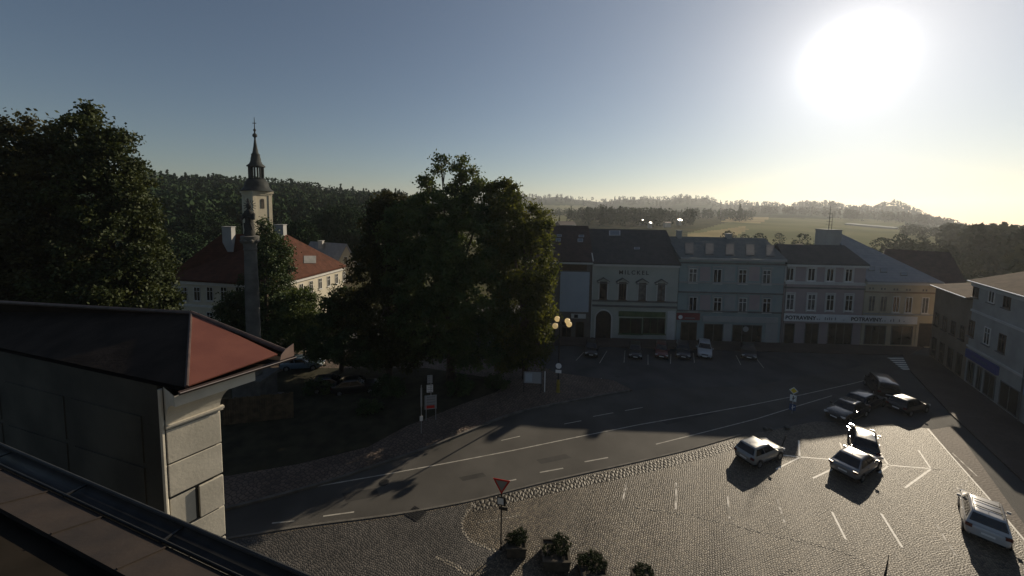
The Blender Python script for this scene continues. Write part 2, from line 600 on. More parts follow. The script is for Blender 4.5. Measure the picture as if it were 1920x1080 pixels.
world_sheet('square', [(-70, -12), (75, -12), (75, 75), (-70, 75)], 0.0, M_LOT)
NEAR_KERB = [(330, 1028), (560, 990), (700, 972), (780, 960), (890, 939), (1000, 911), (1100, 888), (1200, 866), (1300, 842), (1390, 816)]
FAR_KERB = [(300, 985), (450, 950), (600, 910), (690, 880), (800, 842), (880, 810), (970, 775), (1100, 748), (1220, 727)]
road_pts = NEAR_KERB + [(1480, 796), (1560, 757), (1660, 705), (1730, 668), (1745, 655), (1700, 655), (1600, 690), (1400, 725), (1220, 727.5)] + FAR_KERB[::-1][1:]
sheet('road', road_pts, 0.004, M_ASPHALT)
plaza_px = [(330, 1030), (560, 992), (700, 974), (780, 962), (890, 941), (1000, 913), (1100, 890), (1200, 868), (1300, 844), (1390, 818), (1478, 800), (1530, 790), (1742, 803), (1925, 1020), (1925, 1250), (200, 1250)]
sheet('plaza', plaza_px, 0.008, M_COBBLE)
sheet('lane', [(330, 1032), (560, 994), (700, 976), (780, 964), (878, 945), (866, 975), (868, 1000), (890, 1022), (940, 1038), (860, 1085), (700, 1200), (200, 1200)], 0.012, M_COBBLE2)

mb = MB()
ribbon(mb, smooth_path(path_px([(885, 951), (1000, 924), (1100, 902), (1200, 880), (1300, 856), (1385, 832)])), 0.85, 0.014)
struct(mb, 'sett_band', M_SETT)
mb = MB()
ribbon(mb, smooth_path(path_px([(1190, 950), (1208, 954), (1290, 966), (1374, 985), (1450, 1004), (1542, 1025), (1600, 1046), (1640, 1085)])), 0.16, 0.013)
ribbon(mb, smooth_path(path_px([(892, 944), (874, 962), (866, 985), (878, 1010), (905, 1025), (940, 1036)])), 0.17, 0.0165)
ribbon(mb, smooth_path(path_px([(895, 981), (935, 974), (975, 966)])), 0.1, 0.013)
ribbon(mb, path_px([(818, 1044), (850, 1060), (885, 1080)]), 0.22, 0.0165)
ribbon(mb, path_px([(1440, 1090), (1480, 1070), (1500, 1067)]), 0.12, 0.0135)
struct(mb, 'edging_stones', M_EDGE)

# kerbs
mb = MB()
NK = smooth_path([G(*p) for p in NEAR_KERB], 4)
for a, b in zip(NK[:-1], NK[1:]):
    d = (b - a).normalized(); nr = Vector((-d.y, d.x, 0))
    mb.obox(a + Vector((0, 0, 0.0)), b - a, nr * 0.14, Vector((0, 0, 0.05)))
struct(mb, 'plaza_kerb', M_KERB)

# park side: a raised pavement with kerb, lawn inside
PARK_PX = [(300, 984), (450, 949), (600, 909), (690, 879), (800, 841), (880, 809), (970, 774), (1100, 747), (1185, 733), (1150, 715), (1040, 700), (1000, 680), (900, 672), (600, 660), (300, 660)]
mb = MB()
mb.prism([G(*p)[:2] for p in PARK_PX], 0.0, 0.13)
struct(mb, 'park_pavement', M_PARK)
mb = MB()
FK = smooth_path([G(*p) for p in FAR_KERB[:-1] + [(1180, 734)]], 4)
for a, b in zip(FK[:-1], FK[1:]):
    d = (b - a).normalized(); nr = Vector((-d.y, d.x, 0))
    mb.obox(a - nr * 0.06, b - a, nr * 0.2, Vector((0, 0, 0.15)))
struct(mb, 'park_kerb', M_KERB)
sheet('lawn', [(380, 900), (560, 870), (690, 838), (760, 800), (860, 760), (930, 735), (960, 715), (800, 690), (560, 690), (400, 720)], 0.134, M_GRASS)

# right hand pavement and the paved strip before the far houses
RP = G(1807, 715)


def RW(t, out=0.0):  # along the street wall on the right, t metres from its far corner toward the camera
    return RP - DIR * t + NRM * out


mb = MB()
mb.prism([(p.x, p.y) for p in (RW(-8.5, 0.0), RW(-8.5, 3.0), RW(0, 4.4), RW(12, 5.0), RW(30, 5.0), RW(30, -1), RW(12, -1))], 0.0, 0.12)
struct(mb, 'street_pavement', M_PAVE)
sheet('paved_walk', [(1745, 806), (1788, 799), (1990, 1080), (1990, 1100), (1925, 1018)], 0.0125, M_PAVE)
mb = MB()
FB = [G(x, base_y(x)) for x in (985, 1107, 1267, 1462, 1612, 1757)]
mb.prism([(FB[0].x, FB[0].y + 1), (FB[0].x, FB[0].y - 3.6), (FB[-1].x - 8, FB[-1].y - 3.4), (FB[-1].x - 2, FB[-1].y - .1), (FB[-1].x - 2, FB[-1].y + 1)], 0.0, 0.12)
struct(mb, 'shop_pavement', M_PAVE)

# painted markings
mk = MB()
mw = MB()


ZR = 0.0085
mr = MB()


def line(pts, w=0.12, z=0.0125, worn=False):
    P = path_px(pts)
    if z in (ZR, 0.0045):
        ribbon(mr, P, w * .75, z)
        return
    ribbon(mw if worn else mk, P, w, z)


line([(470, 930), (600, 911), (720, 890), (840, 868), (960, 845), (1080, 820), (1200, 796), (1310, 777), (1400, 761), (1500, 741), (1600, 719), (1660, 703)], 0.13, ZR)
for a, b in (((510, 981), (552, 977)), ((606, 968), (664, 960)), ((940, 905), (968, 899)), ((1012, 886), (1056, 878)), ((1096, 866), (1140, 858))):
    line([a, b], 0.13, ZR)
line([(1230, 833), (1330, 808), (1420, 785), (1500, 760), (1560, 742)], 0.12, ZR)
for a, b in (((1058, 795), (1090, 789)), ((1112, 781), (1150, 774)), ((1172, 770), (1205, 764)), ((940, 826), (975, 818))):
    line([a, b], 0.11, ZR)
line([(1463, 853), (1500, 857), (1560, 862), (1660, 872), (1745, 879)], 0.11)
line([(1745, 879), (1800, 884)], 0.08, worn=True)
line([(1499, 858), (1498, 826)], 0.13)
line([(1499, 858), (1455, 880)], 0.11)
line([(1560, 880), (1524, 897)], 0.12)
line([(1575, 830), (1581, 846)], 0.12)
line([(1643, 838), (1666, 873)], 0.13)
line([(1666, 873), (1648, 887)], 0.12)
line([(1722, 844), (1745, 879)], 0.12)
line([(1745, 880), (1697, 915)], 0.12)
line([(1822, 893), (1790, 922)], 0.08, worn=True)
line([(1652, 963), (1692, 1027)], 0.12)
line([(1560, 960), (1586, 1012)], 0.12)
line([(1457, 937), (1471, 980)], 0.11, worn=True)
line([(1364, 930), (1368, 972)], 0.1, worn=True)
line([(1268, 905), (1267, 955)], 0.11, worn=True)
line([(1176, 903), (1168, 936)], 0.1, worn=True)
line([(1752, 978), (1792, 1042)], 0.08, worn=True)
line([(1740, 805), (1790, 862), (1850, 930), (1925, 1018)], 0.11, 0.0165)
line([(1786, 850), (1832, 893)], 0.09, 0.0165, worn=True)
# bays in front of the far houses
for a, b in (((1138, 658), (1124, 681)), ((1172, 657), (1170, 680)), ((1215, 665), (1215, 684)), ((1258, 664), (1257, 682)), ((1300, 662), (1302, 680)),
             ((1380, 666), (1389, 684)), ((1418, 672), (1432, 690)), ((1062, 717), (1074, 706)), ((1117, 724), (1128, 709)), ((1095, 660), (1080, 676))):
    line([a, b], 0.12, 0.0045)
struct(mr, 'lane_lines', mat('dull_paint', (0.30, 0.285, 0.25), 0.7, (0.46, 0.44, 0.39), 2.0, .2, 20))
struct(mk, 'painted_lines', M_PAINT)
struct(mw, 'worn_lines', M_PAINT2)
mb = MB()
for k in range(6):  # zebra crossing at the street mouth
    a, b = G(1666 + k * 5, 672 + k * 4.0), G(1706 + k * 5, 672 + k * 4.0)
    ribbon(mb, [a, b], 0.45, 0.0128)
struct(mb, 'zebra_crossing', M_PAINT)

mb = MB()
for P_ in (((640, 925), (705, 915), (712, 930), (650, 941)), ((1005, 862), (1060, 851), (1072, 858), (1015, 870)), ((1240, 790), (1330, 771), (1338, 776), (1250, 796)), ((860, 895), (905, 886), (912, 893), (868, 902))):
    mb.poly([G(x, y, 0.0065) for x, y in P_])
struct(mb, 'road_patches', M_PATCH)
for px, py, lb in ((1158, 705, 'dark raised manhole frame in the car park behind the street lamp'), (720, 905, 'round iron manhole cover in the road near the wing')):
    mb = MB(); mb.lathe([(.33, 0.005), (.33, .02), (.28, .024)], G(px, py), 20); tag(mb.build('manhole_cover', M_BLACK), lb, 'manhole')
# drain in the road edge
mb = MB()
dp = G(779, 963, 0.02)
for k in range(6):
    mb.obox(dp + DIR * (k * 0.13 - 0.4) + NRM * 0.45, DIR * 0.08, -NRM * 0.9, Vector((0, 0, 0.02)))
mb.obox(dp + DIR * -0.44 + NRM * 0.5, DIR * 0.86, -NRM * 1.0, Vector((0, 0, 0.012)))
tag(mb.build('drain_grate', M_BLACK), 'dark iron drain grate set where the asphalt road meets the cobbles', 'drain')


# ------------------------------------------------------------------ facades and houses
class Fac:
    """A vertical wall plane from base point P0 (seen left) to P1 (seen right); n points to the viewer's side."""

    def __init__(s, P0, P1, z=0.0):
        s.P0 = Vector((P0.x, P0.y, z)); s.P1 = Vector((P1.x, P1.y, z))
        d = s.P1 - s.P0
        s.L = d.length
        s.u = d / s.L
        s.n = Vector((s.u.y, -s.u.x, 0))
        s.z = z

    def pt(s, u, z, out=0.0):
        return Vector((s.P0.x, s.P0.y, z)) + s.u * u + s.n * out

    def hit(s, px, py, out=0.0):
        d = ray(px, py)
        o = s.P0 + s.n * out
        t = (o - CAM_P).dot(s.n) / d.dot(s.n)
        p = CAM_P + d * t
        return (p - o).dot(s.u), p.z

    def box(s, mb, u0, u1, z0, z1, o0, o1, m=0):
        a = s.pt(u0, z0, o0)
        mb.obox(a, s.u * (u1 - u0), s.n * (o1 - o0), Vector((0, 0, z1 - z0)), m)


def house_walls(F, depth, zt0, zt1, parent, m, name='wall', z0=0.0):
    mb = MB()
    b = -depth
    mb.hexa([F.pt(0, z0, b), F.pt(F.L, z0, b), F.pt(F.L, z0, 0), F.pt(0, z0, 0),
             F.pt(0, zt0, b), F.pt(F.L, zt1, b), F.pt(F.L, zt1, 0), F.pt(0, zt0, 0)])
    return mb.build(name, m, parent)


def roof_solid(F, depth, ze0, ze1, ridge, parent, m, over=0.4, name='roof', t=0.18, ul=-0.15, ur=0.15):
    """ridge: ((u, z, out), (u, z, out)); hipped where the ridge ends inside the wall's length"""
    a, b = F.pt(ul, ze0, over), F.pt(F.L + ur, ze1, over)
    c, d = F.pt(F.L + ur, ze1, -depth - over), F.pt(ul, ze0, -depth - over)
    r0, r1 = F.pt(*ridge[0]), F.pt(*ridge[1])
    mb = MB()
    dn = Vector((0, 0, -t))
    V = [a, b, c, d, r0, r1, a + dn, b + dn, c + dn, d + dn]
    mb.add(V, [(0, 1, 5, 4), (2, 3, 4, 5), (1, 2, 5), (3, 0, 4), (6, 7, 1, 0), (7, 8, 2, 1), (8, 9, 3, 2), (9, 6, 0, 3), (9, 8, 7, 6)])
    return mb.build(name, m, parent)


def window(F, parent, px, py, w, h, frame=None, glass=None, style='cross', out=0.0, surround=0.0, name='window', sill=True, rect=None):
    frame = frame or M_FRAME
    glass = glass or M_GLASS
    if rect is None:
        u0, _ = F.hit(px - w / 2, py); u1, _ = F.hit(px + w / 2, py)
        _, z1 = F.hit(px, py - h / 2); _, z0 = F.hit(px, py + h / 2)
    else:
        u0, u1, z0, z1 = rect
    if u1 < u0:
        u0, u1 = u1, u0
    fw = min(0.09, (u1 - u0) * 0.09)
    mb = MB()
    o0, o1 = out + 0.004, out + 0.07
    F.box(mb, u0, u0 + fw, z0, z1, o0, o1); F.box(mb, u1 - fw, u1, z0, z1, o0, o1)
    F.box(mb, u0 + fw, u1 - fw, z0, z0 + fw, o0, o1); F.box(mb, u0 + fw, u1 - fw, z1 - fw, z1, o0, o1)
    um = (u0 + u1) / 2
    if style in ('cross', 'split'):
        F.box(mb, um - fw * 0.45, um + fw * 0.45, z0 + fw, z1 - fw, o0, o1 - 0.01)
    if style == 'cross':
        zz = z0 + (z1 - z0) * 0.68
        F.box(mb, u0 + fw, um - fw * 0.45, zz - fw * 0.4, zz + fw * 0.4, o0, o1 - 0.012)
        F.box(mb, um + fw * 0.45, u1 - fw, zz - fw * 0.4, zz + fw * 0.4, o0, o1 - 0.012)
    if style == 'grid':
        for k in (1, 2):
            uu = u0 + (u1 - u0) * k / 3
            F.box(mb, uu - fw * 0.4, uu + fw * 0.4, z0 + fw, z1 - fw, o0, o1 - 0.01)
    o = mb.build(name, frame, parent)
    pb = MB()
    pb.poly([F.pt(u0 + fw * .5, z0 + fw * .5, out + 0.03), F.pt(u1 - fw * .5, z0 + fw * .5, out + 0.03), F.pt(u1 - fw * .5, z1 - fw * .5, out + 0.03), F.pt(u0 + fw * .5, z1 - fw * .5, out + 0.03)])
    pb.build('pane', glass, o)
    if sill:
        sb = MB()
        F.box(sb, u0 - 0.1, u1 + 0.1, z0 - 0.1, z0 - 0.003, out + 0.002, out + 0.2)
        sb.build('sill', frame if surround == 0 else surround, o)
    return o


def moulding(F, parent, name, u0, u1, z0, z1, out, m, o0=0.003):
    mb = MB()
    F.box(mb, u0, u1, z0, z1, o0, out)
    return mb.build(name, m, parent)


def text_mesh(s, size, F, u, z, out, parent, m, name='lettering', spacing=1.0, depth=0.02, bold=0.0):
    cu = bpy.data.curves.new('lettering', 'FONT')
    cu.body = s
    cu.size = size
    cu.extrude = depth
    cu.offset = bold
    cu.space_character = spacing
    to = bpy.data.objects.new('lettering', cu)
    COL.objects.link(to)
    dg = bpy.context.evaluated_depsgraph_get()
    me = bpy.data.meshes.new_from_object(to.evaluated_get(dg))
    bpy.data.objects.remove(to)
    off = worg(parent)
    M = Matrix(((F.u.x, 0, F.n.x), (F.u.y, 0, F.n.y), (0, 1, 0)))
    for v in me.vertices:
        p = F.pt(u, z, out) + F.u * v.co.x + Vector((0, 0, 1)) * v.co.y + F.n * v.co.z
        v.co = p - off
    me.materials.clear()
    me.materials.append(m)
    o = bpy.data.objects.new(name, me)
    COL.objects.link(o)
    o.parent = parent
    ORG[o.name] = off.copy()
    return o


def chimney(parent, c, w, d, h, m, cap=None, rot=None):
    mb = MB()
    mb.box(c + Vector((0, 0, h / 2)), (w, d, h), rot)
    o = mb.build('chimney', m, parent)
    cb = MB()
    cb.box(c + Vector((0, 0, h + 0.06)), (w + 0.16, d + 0.16, 0.12), rot)
    cb.build('chimney_cap', cap or m, o)
    return o


def skylight(F, parent, px0, py0, px1, py1, slope_pts, m=None, pane=None):
    """roof window lying on the plane through three roof points"""
    a, b, c = slope_pts
    n = (b - a).cross(c - a).normalized()
    if n.z < 0: n = -n

    def h(px, py):
        d = ray(px, py)
        return CAM_P + d * ((a - CAM_P).dot(n) / d.dot(n))
    p = [h(px0, py1), h(px1, py1), h(px1, py0), h(px0, py0)]
    mb = MB()
    mb.hexa([q + n * 0.01 for q in p] + [q + n * 0.09 for q in p])
    o = mb.build('roof_window', m or M_STEEL, parent)
    cen = sum(p, Vector()) / 4
    pb = MB()
    pb.poly([cen + (q - cen) * 0.82 + n * 0.094 for q in p])
    pb.build('pane', pane or M_SKYPANE, o)
    return o


M_SKYPANE = mat('roof_window_glass', (0.18, 0.2, 0.22), 0.12, spec=0.6)
M_W_GREY = mat('grey_render', (0.30, 0.30, 0.29), 0.9, (0.36, 0.355, 0.34), 0.6, 0.2, 12)
M_W_SAGE = mat('pale_sage_render', (0.36, 0.37, 0.33), 0.9, (0.43, 0.43, 0.38), 0.6, 0.2, 12)
M_W_TEAL = mat('blue_grey_render', (0.23, 0.29, 0.29), 0.9, (0.28, 0.33, 0.32), 0.5, 0.2, 12)
M_W_PINK = mat('rose_grey_render', (0.33, 0.27, 0.27), 0.9, (0.38, 0.31, 0.30), 0.5, 0.2, 12)
M_W_CREAM = mat('cream_render', (0.42, 0.37, 0.27), 0.9, (0.5, 0.44, 0.32), 0.5, 0.2, 12)
M_W_BROWN = mat('ochre_render', (0.24, 0.18, 0.13), 0.9, (0.3, 0.23, 0.17), 0.5, 0.2, 12)
M_W_PALE = mat('pale_stucco', (0.32, 0.31, 0.285), 0.85, (0.40, 0.39, 0.36), 0.6, 0.2, 12)
M_W_BLUE = mat('pale_blue_panel', (0.36, 0.40, 0.45), 0.7, (0.40, 0.44, 0.48), 0.5)
M_TRIM = mat('pale_trim', (0.50, 0.49, 0.46), 0.85, (0.56, 0.55, 0.52), 1.0)
M_DTRIM = mat('dark_trim', (0.12, 0.12, 0.115), 0.8, (0.16, 0.155, 0.15), 1.0)
M_SHOP = mat('shop_glass', (0.015, 0.016, 0.013), 0.12, (0.05, 0.045, 0.035), 1.2, spec=0.5)
M_DOOR = mat('dark_door', (0.03, 0.024, 0.018), 0.6, (0.05, 0.038, 0.028), 3)
M_ROOF_D = roof_mat('slate_roof', (0.045, 0.045, 0.045), (0.085, 0.08, 0.075))
M_ROOF_B = roof_mat('brown_tile_roof', (0.055, 0.04, 0.034), (0.105, 0.07, 0.058))
M_ROOF_R = roof_mat('red_tile_roof', (0.058, 0.027, 0.018), (0.115, 0.048, 0.032), spec=.05)
M_ROOF_G = roof_mat('grey_sheet_roof', (0.19, 0.2, 0.22), (0.27, 0.28, 0.29), 0.55)
M_ROOF_T = roof_mat('weathered_tile_roof', (0.036, 0.025, 0.019), (0.085, 0.056, 0.04), 0.9, spec=0.05)
M_TXT = mat('dark_lettering', (0.02, 0.02, 0.022), 0.5)
M_TXTG = mat('faded_lettering', (0.2, 0.2, 0.21), 0.6)

GRP_ROW = 'houses along the far side of the square'


def FacPx(a, b):
    return Fac(G(a, base_y(a)), G(b, base_y(b)))


# -- house with a blank pale panel, partly behind the tree
F = FacPx(978, 1106)
_, ze = F.hit(1075, 489)
ha = thing('panel_house', 'narrow brown-roofed house with a big blank pale panel above its shop', 'house', F.pt(F.L / 2, 0), GRP_ROW)
house_walls(F, 11, ze, ze, ha, mat('dark_render', (0.13, 0.11, 0.10), 0.9, (0.17, 0.15, 0.13), 0.6, 0.2))
u_r, z_r = F.hit(1080, 423, -5.5)
rf = roof_solid(F, 11, ze, ze, ((-0.15, z_r, -5.5), (F.L + .15, z_r, -5.5)), ha, M_ROOF_B)
sl = (F.pt(0, ze, .4), F.pt(F.L, ze, .4), F.pt(0, z_r, -5.5))
for x0, y0, x1, y1 in ((1044, 440, 1053, 444), (1042, 447, 1051, 453), (1085, 441, 1095, 445), (1083, 448, 1093, 454)):
    skylight(F, rf, x0, y0, x1, y1, sl)
moulding(F, ha, 'cornice', -0.1, F.L + 0.05, ze - 0.45, ze - 0.185, 0.42, M_TRIM)
u0, z1 = F.hit(1051, 509); u1, z0 = F.hit(1103, 585)
moulding(F, ha, 'blank_panel', u0, u1, z0, z1, 0.12, M_W_BLUE)
u0, z1 = F.hit(1055, 494); u1, z0 = F.hit(1100, 507.5)
moulding(F, ha, 'brown_boarding', u0, u1, z0, z1, 0.06, M_FRAMEB)
u0, z1 = F.hit(1071, 588); u1, z0 = F.hit(1098, 597)
sg = moulding(F, ha, 'shop_sign', u0, u1, z0, z1, 0.14, M_TRIM)
um = u0 + (u1 - u0) * 0.33
sb = MB(); F.box(sb, um - 0.28, um + 0.28, z0 + 0.08, z1 - 0.08, 0.143, 0.16); sb.build('emblem', M_TXT, sg)
window(F, ha, 1062, 620, 18, 34, M_FRAMEB, M_SHOP, 'split', name='shop_window', sill=False)
window(F, ha, 1087, 620, 16, 34, M_FRAMEB, M_SHOP, 'plain', name='shop_window', sill=False)

# -- pale house with pediments and lettering
F = FacPx(1108, 1266)
_, z0e = F.hit(1110, 491); _, z1e = F.hit(1264, 496)
ze = (z0e + z1e) / 2
hb = thing('lettered_house', 'pale two-storey house with four pediments, an arched gate and dark letters under its eaves', 'house', F.pt(F.L / 2, 0), GRP_ROW)
house_walls(F, 12, ze, ze, hb, M_W_SAGE)
_, z_r = F.hit(1190, 430, -6)
rf = roof_solid(F, 12, ze, ze, ((-.1, z_r, -6), (F.L + .1, z_r, -6)), hb, M_ROOF_D)
sl = (F.pt(0, ze, .4), F.pt(F.L, ze, .4), F.pt(0, z_r, -6))
skylight(F, rf, 1142, 433, 1163, 442, sl)
skylight(F, rf, 1189, 464, 1199, 468, sl)
mb = MB()   # light verge flashing between the two roofs
pa, pb_ = F.pt(-0.2, ze + .02, .4), F.pt(-0.2, z_r + .1, -6)
mb.obox(pa, Vector((0.16, 0, 0)), Vector((0, 0, 0.28)), pb_ - pa)
mb.build('verge_flashing', M_TRIM, rf)
moulding(F, hb, 'cornice', 0, F.L, ze - 0.5, ze - 0.185, 0.35, M_TRIM)
ul, zt = F.hit(1160, 514)
text_mesh("MILCKEL", 0.86, F, ul, zt, 0.03, hb, M_TXT, spacing=1.42, bold=0.009)
for i, (px, st, gl) in enumerate(((1131, 'plain', M_GLASS), (1167, 'grid', M_GLASS), (1204, 'plain', M_CURTAIN), (1239.5, 'cross', M_CURTAIN))):
    w = window(F, hb, px, 544.5 + i * 1.1, 15, 33, M_FRAMEB, gl, st)
    uc, zc = F.hit(px, 525 + i)
    pm = MB()
    for sgn in (-1, 1):
        a = F.pt(uc + sgn * 0.95, zc - 0.28, 0.003); b = F.pt(uc, zc + 0.3, 0.003)
        up = Vector((0, 0, 0.16))
        pm.obox(a, b - a, up, F.n * 0.28)
    F.box(pm, uc - 0.85, uc + 0.85, zc - 0.5, zc - 0.36, 0.003, 0.1)
    pm.build('pediment', M_DTRIM, w)  # dark trim colour stands in for the pediment's shade lines
    fm = MB()
    u0, zb = F.hit(px - 9.5, 562 + i); u1, zt_ = F.hit(px + 9.5, 527 + i)
    F.box(fm, u0 - .02, u0 + 0.13, zb, zt_, 0.003, 0.09); F.box(fm, u1 - 0.13, u1 + .02, zb, zt_, 0.003, 0.09)
    fm.build('surround', M_TRIM, w)
_, za = F.hit(1190, 563.5); _, zb = F.hit(1190, 566.5)
moulding(F, hb, 'string_course', 0, F.L, zb, za, 0.16, M_DTRIM)
_, za = F.hit(1190, 572.5); _, zb = F.hit(1190, 576)
moulding(F, hb, 'string_course', 0, F.L, zb, za, 0.2, M_DTRIM)


def arch_door(F, parent, px0, px1, ytop, m_frame, m_door):
    u0, _ = F.hit(px0, 620); u1, _ = F.hit(px1, 620)
    _, zt = F.hit((px0 + px1) / 2, ytop)
    r = (u1 - u0) / 2; uc = (u0 + u1) / 2; zs = zt - r
    pts = [(u0, 0.1)] + [(uc - r * math.cos(t), zs + r * math.sin(t)) for t in np.linspace(0, math.pi, 15)] + [(u1, 0.1)]
    mb = MB(); mb.poly([F.pt(u, z, 0.012) for u, z in pts]); d = mb.build('gate', m_door, parent)
    fb = MB()
    for (a, b), (c, e) in zip(pts[:-1], pts[1:]):
        va, vc = Vector((a - uc, b - zs)), Vector((c - uc, e - zs))
        ka = 1 + 0.16; 
        q0 = (uc + (a - uc) * ka, zs + (b - zs) * (ka if b > zs else 1)); q1 = (uc + (c - uc) * ka, zs + (e - zs) * (ka if e > zs else 1))
        p = [F.pt(a, b, .004), F.pt(c, e, .004), F.pt(q1[0], q1[1], .004), F.pt(q0[0], q0[1], .004)]
        fb.hexa(p + [x + F.n * 0.14 for x in p])
    fb.build('arch_surround', m_frame, d)
    return d


arch_door(F, hb, 1116, 1145, 582, M_TRIM, M_DOOR)
M_GREEN = mat('green_shopfront', (0.05, 0.085, 0.035), 0.6, (0.08, 0.12, 0.05), 1.5)
u0, z1 = F.hit(1160, 583); u1, z0 = F.hit(1247, 595)
moulding(F, hb, 'green_fascia', u0, u1, z0, z1, 0.12, M_GREEN)
window(F, hb, 1182, 611, 43, 30, M_GREEN, M_SHOP, 'split', name='shop_window')
window(F, hb, 1226, 611, 42, 30, M_GREEN, M_SHOP, 'grid', name='shop_window')
u0, z1 = F.hit(1252, 583); u1, z0 = F.hit(1264, 640)
moulding(F, hb, 'pilaster', u0, u1 - .05, 0.12, z1, 0.1, M_TRIM)
mb = MB(); mb.tube(F.pt(-0.08, 0.1, .12), F.pt(-0.08, ze - .4, .12), 0.06); mb.build('downpipe', M_TRIM, hb)

# -- three-storey blue grey house
F = FacPx(1267, 1461)
_, ze = F.hit(1365, 485)
hc = thing('grey_house', 'three-storey blue-grey house with two rows of four white windows over shops', 'house', F.pt(F.L / 2, 0), GRP_ROW)
house_walls(F, 12, ze, ze, hc, M_W_TEAL)
_, z_r = F.hit(1365, 445, -5.2)
M_ROOF_S = roof_mat('blue_grey_sheet_roof', (0.10, 0.115, 0.115), (0.15, 0.16, 0.155), .8, .6, spec=.1)
rf = roof_solid(F, 12, ze, ze, ((-.1, z_r, -5.2), (F.L + .1, z_r, -5.2)), hc, M_ROOF_S, over=.3)
sl = (F.pt(0, ze, .3), F.pt(F.L, ze, .3), F.pt(0, z_r, -5.2))
for k in range(5):
    x_ = 1284 + 38 * k
    skylight(F, rf, x_, 456 + k, x_ + 16, 477 + k, sl, M_DTRIM, mat('attic_pane', (.12, .115, .115), .7, (.15, .145, .14), 1) )
chimney(rf, F.pt(1.7, z_r - 0.5, -5.0), 0.6, 0.8, 1.4, M_W_GREY)
chimney(rf, F.pt(9.6, z_r - 0.5, -5.2), 0.7, 0.8, 1.0, M_W_GREY)
moulding(F, hc, 'cornice', 0, F.L, ze - 0.3, ze + 0.05, 0.38, M_W_GREY)
_, zc = F.hit(1365, 494)
moulding(F, hc, 'string_course', 0, F.L, zc - .12, zc + .12, 0.15, M_DTRIM)
wins = (1299, 1345, 1392, 1437)
rndst = ['cross', 'split', 'cross', 'cross']
for row, (yy, hh) in enumerate(((517, 27), (570, 27))):
    for i, px in enumerate(wins):
        w_ = window(F, hc, px, yy + i * 0.9, 15.5, hh, M_FRAME, M_CURTAIN if (i + row) % 3 == 0 else M_GLASS, rndst[(i + row) % 4], surround=M_TRIM)
        u0, zb = F.hit(px - 10.5, yy + 15 + i * .9); u1, zt_ = F.hit(px + 10.5, yy - 16 + i * .9)
        fm = MB(); F.box(fm, u0, u0 + .16, zb, zt_, 0.003, 0.12); F.box(fm, u1 - .16, u1, zb, zt_, 0.003, 0.12); F.box(fm, u0 - .1, u1 + .1, zt_ + .003, zt_ + .2, 0.003, 0.22)
        fm.build('surround', M_W_GREY, w_)
for yy, m in ((530.5, M_W_GREY), (549, M_DTRIM), (584, M_DTRIM)):
    _, zc = F.hit(1365, yy)
    moulding(F, hc, 'string_course', 0, F.L, zc - .1, zc + .1, 0.17, m)
for k, px in enumerate((1322, 1368, 1414)):   # flat rose panels between the windows
    for y0, y1 in ((500, 527), (553, 581)):
        u0, z1 = F.hit(px - 9, y0); u1, z0 = F.hit(px + 9, y1)
        moulding(F, hc, 'wall_field', u0, u1, z0, z1, 0.04, M_W_GREY if k % 2 else M_W_PINK)
u0, z1 = F.hit(1268, 586); u1, z0 = F.hit(1311, 600)
sg = moulding(F, hc, 'red_shop_sign', u0 + .05, u1, z0, z1, 0.16, mat('dark_red_fascia', (0.2, 0.035, 0.04), 0.5))
uc, zc = F.hit(1275, 594)
sb = MB(); sb.lathe([(0.32, 0), (0.32, 0.02)], F.pt(uc, zc, .162), 16, rot=F.n.to_track_quat('Z', 'Y').to_matrix()); eb = sb.build('emblem', M_WHITE, sg)
u2, zc = F.hit(1283, 597)
lb2 = MB(); F.box(lb2, u2, u2 + 1.5, zc + .02, zc + .2, .162, .17); lb2.build('faded_lettering', M_TXTG, sg)
u0, z1 = F.hit(1317, 592); u1, z0 = F.hit(1457, 606)
moulding(F, hc, 'shop_fascia', u0, u1, z0, z1, 0.16, M_W_GREY)
window(F, hc, 1291, 622, 30, 36, M_FRAMEB, M_SHOP, 'split', name='shop_window', sill=False)
window(F, hc, 1337, 624, 36, 34, M_DTRIM, M_SHOP, 'split', name='shop_window', sill=False)
wsp = window(F, hc, 1400, 626, 56, 34, M_DTRIM, M_SHOP, 'grid', name='shop_window', sill=False)
uc, zc = F.hit(1398, 617)
sb = MB(); sb.lathe([(0.42, 0), (0.42, 0.015)], F.pt(uc, zc, .034), 18, rot=F.n.to_track_quat('Z', 'Y').to_matrix()); sb.build('round_decal', M_W_GREY, wsp)
u0, _ = F.hit(1434, 626); u1, _ = F.hit(1457, 626)
moulding(F, hc, 'pilaster', u0, u1, .12, F.hit(1445, 607)[1], .08, M_W_GREY)
u0, _ = F.hit(1356, 626); u1, _ = F.hit(1370, 626)
moulding(F, hc, 'pilaster', u0, u1, .12, F.hit(1363, 607)[1], .08, M_W_GREY)

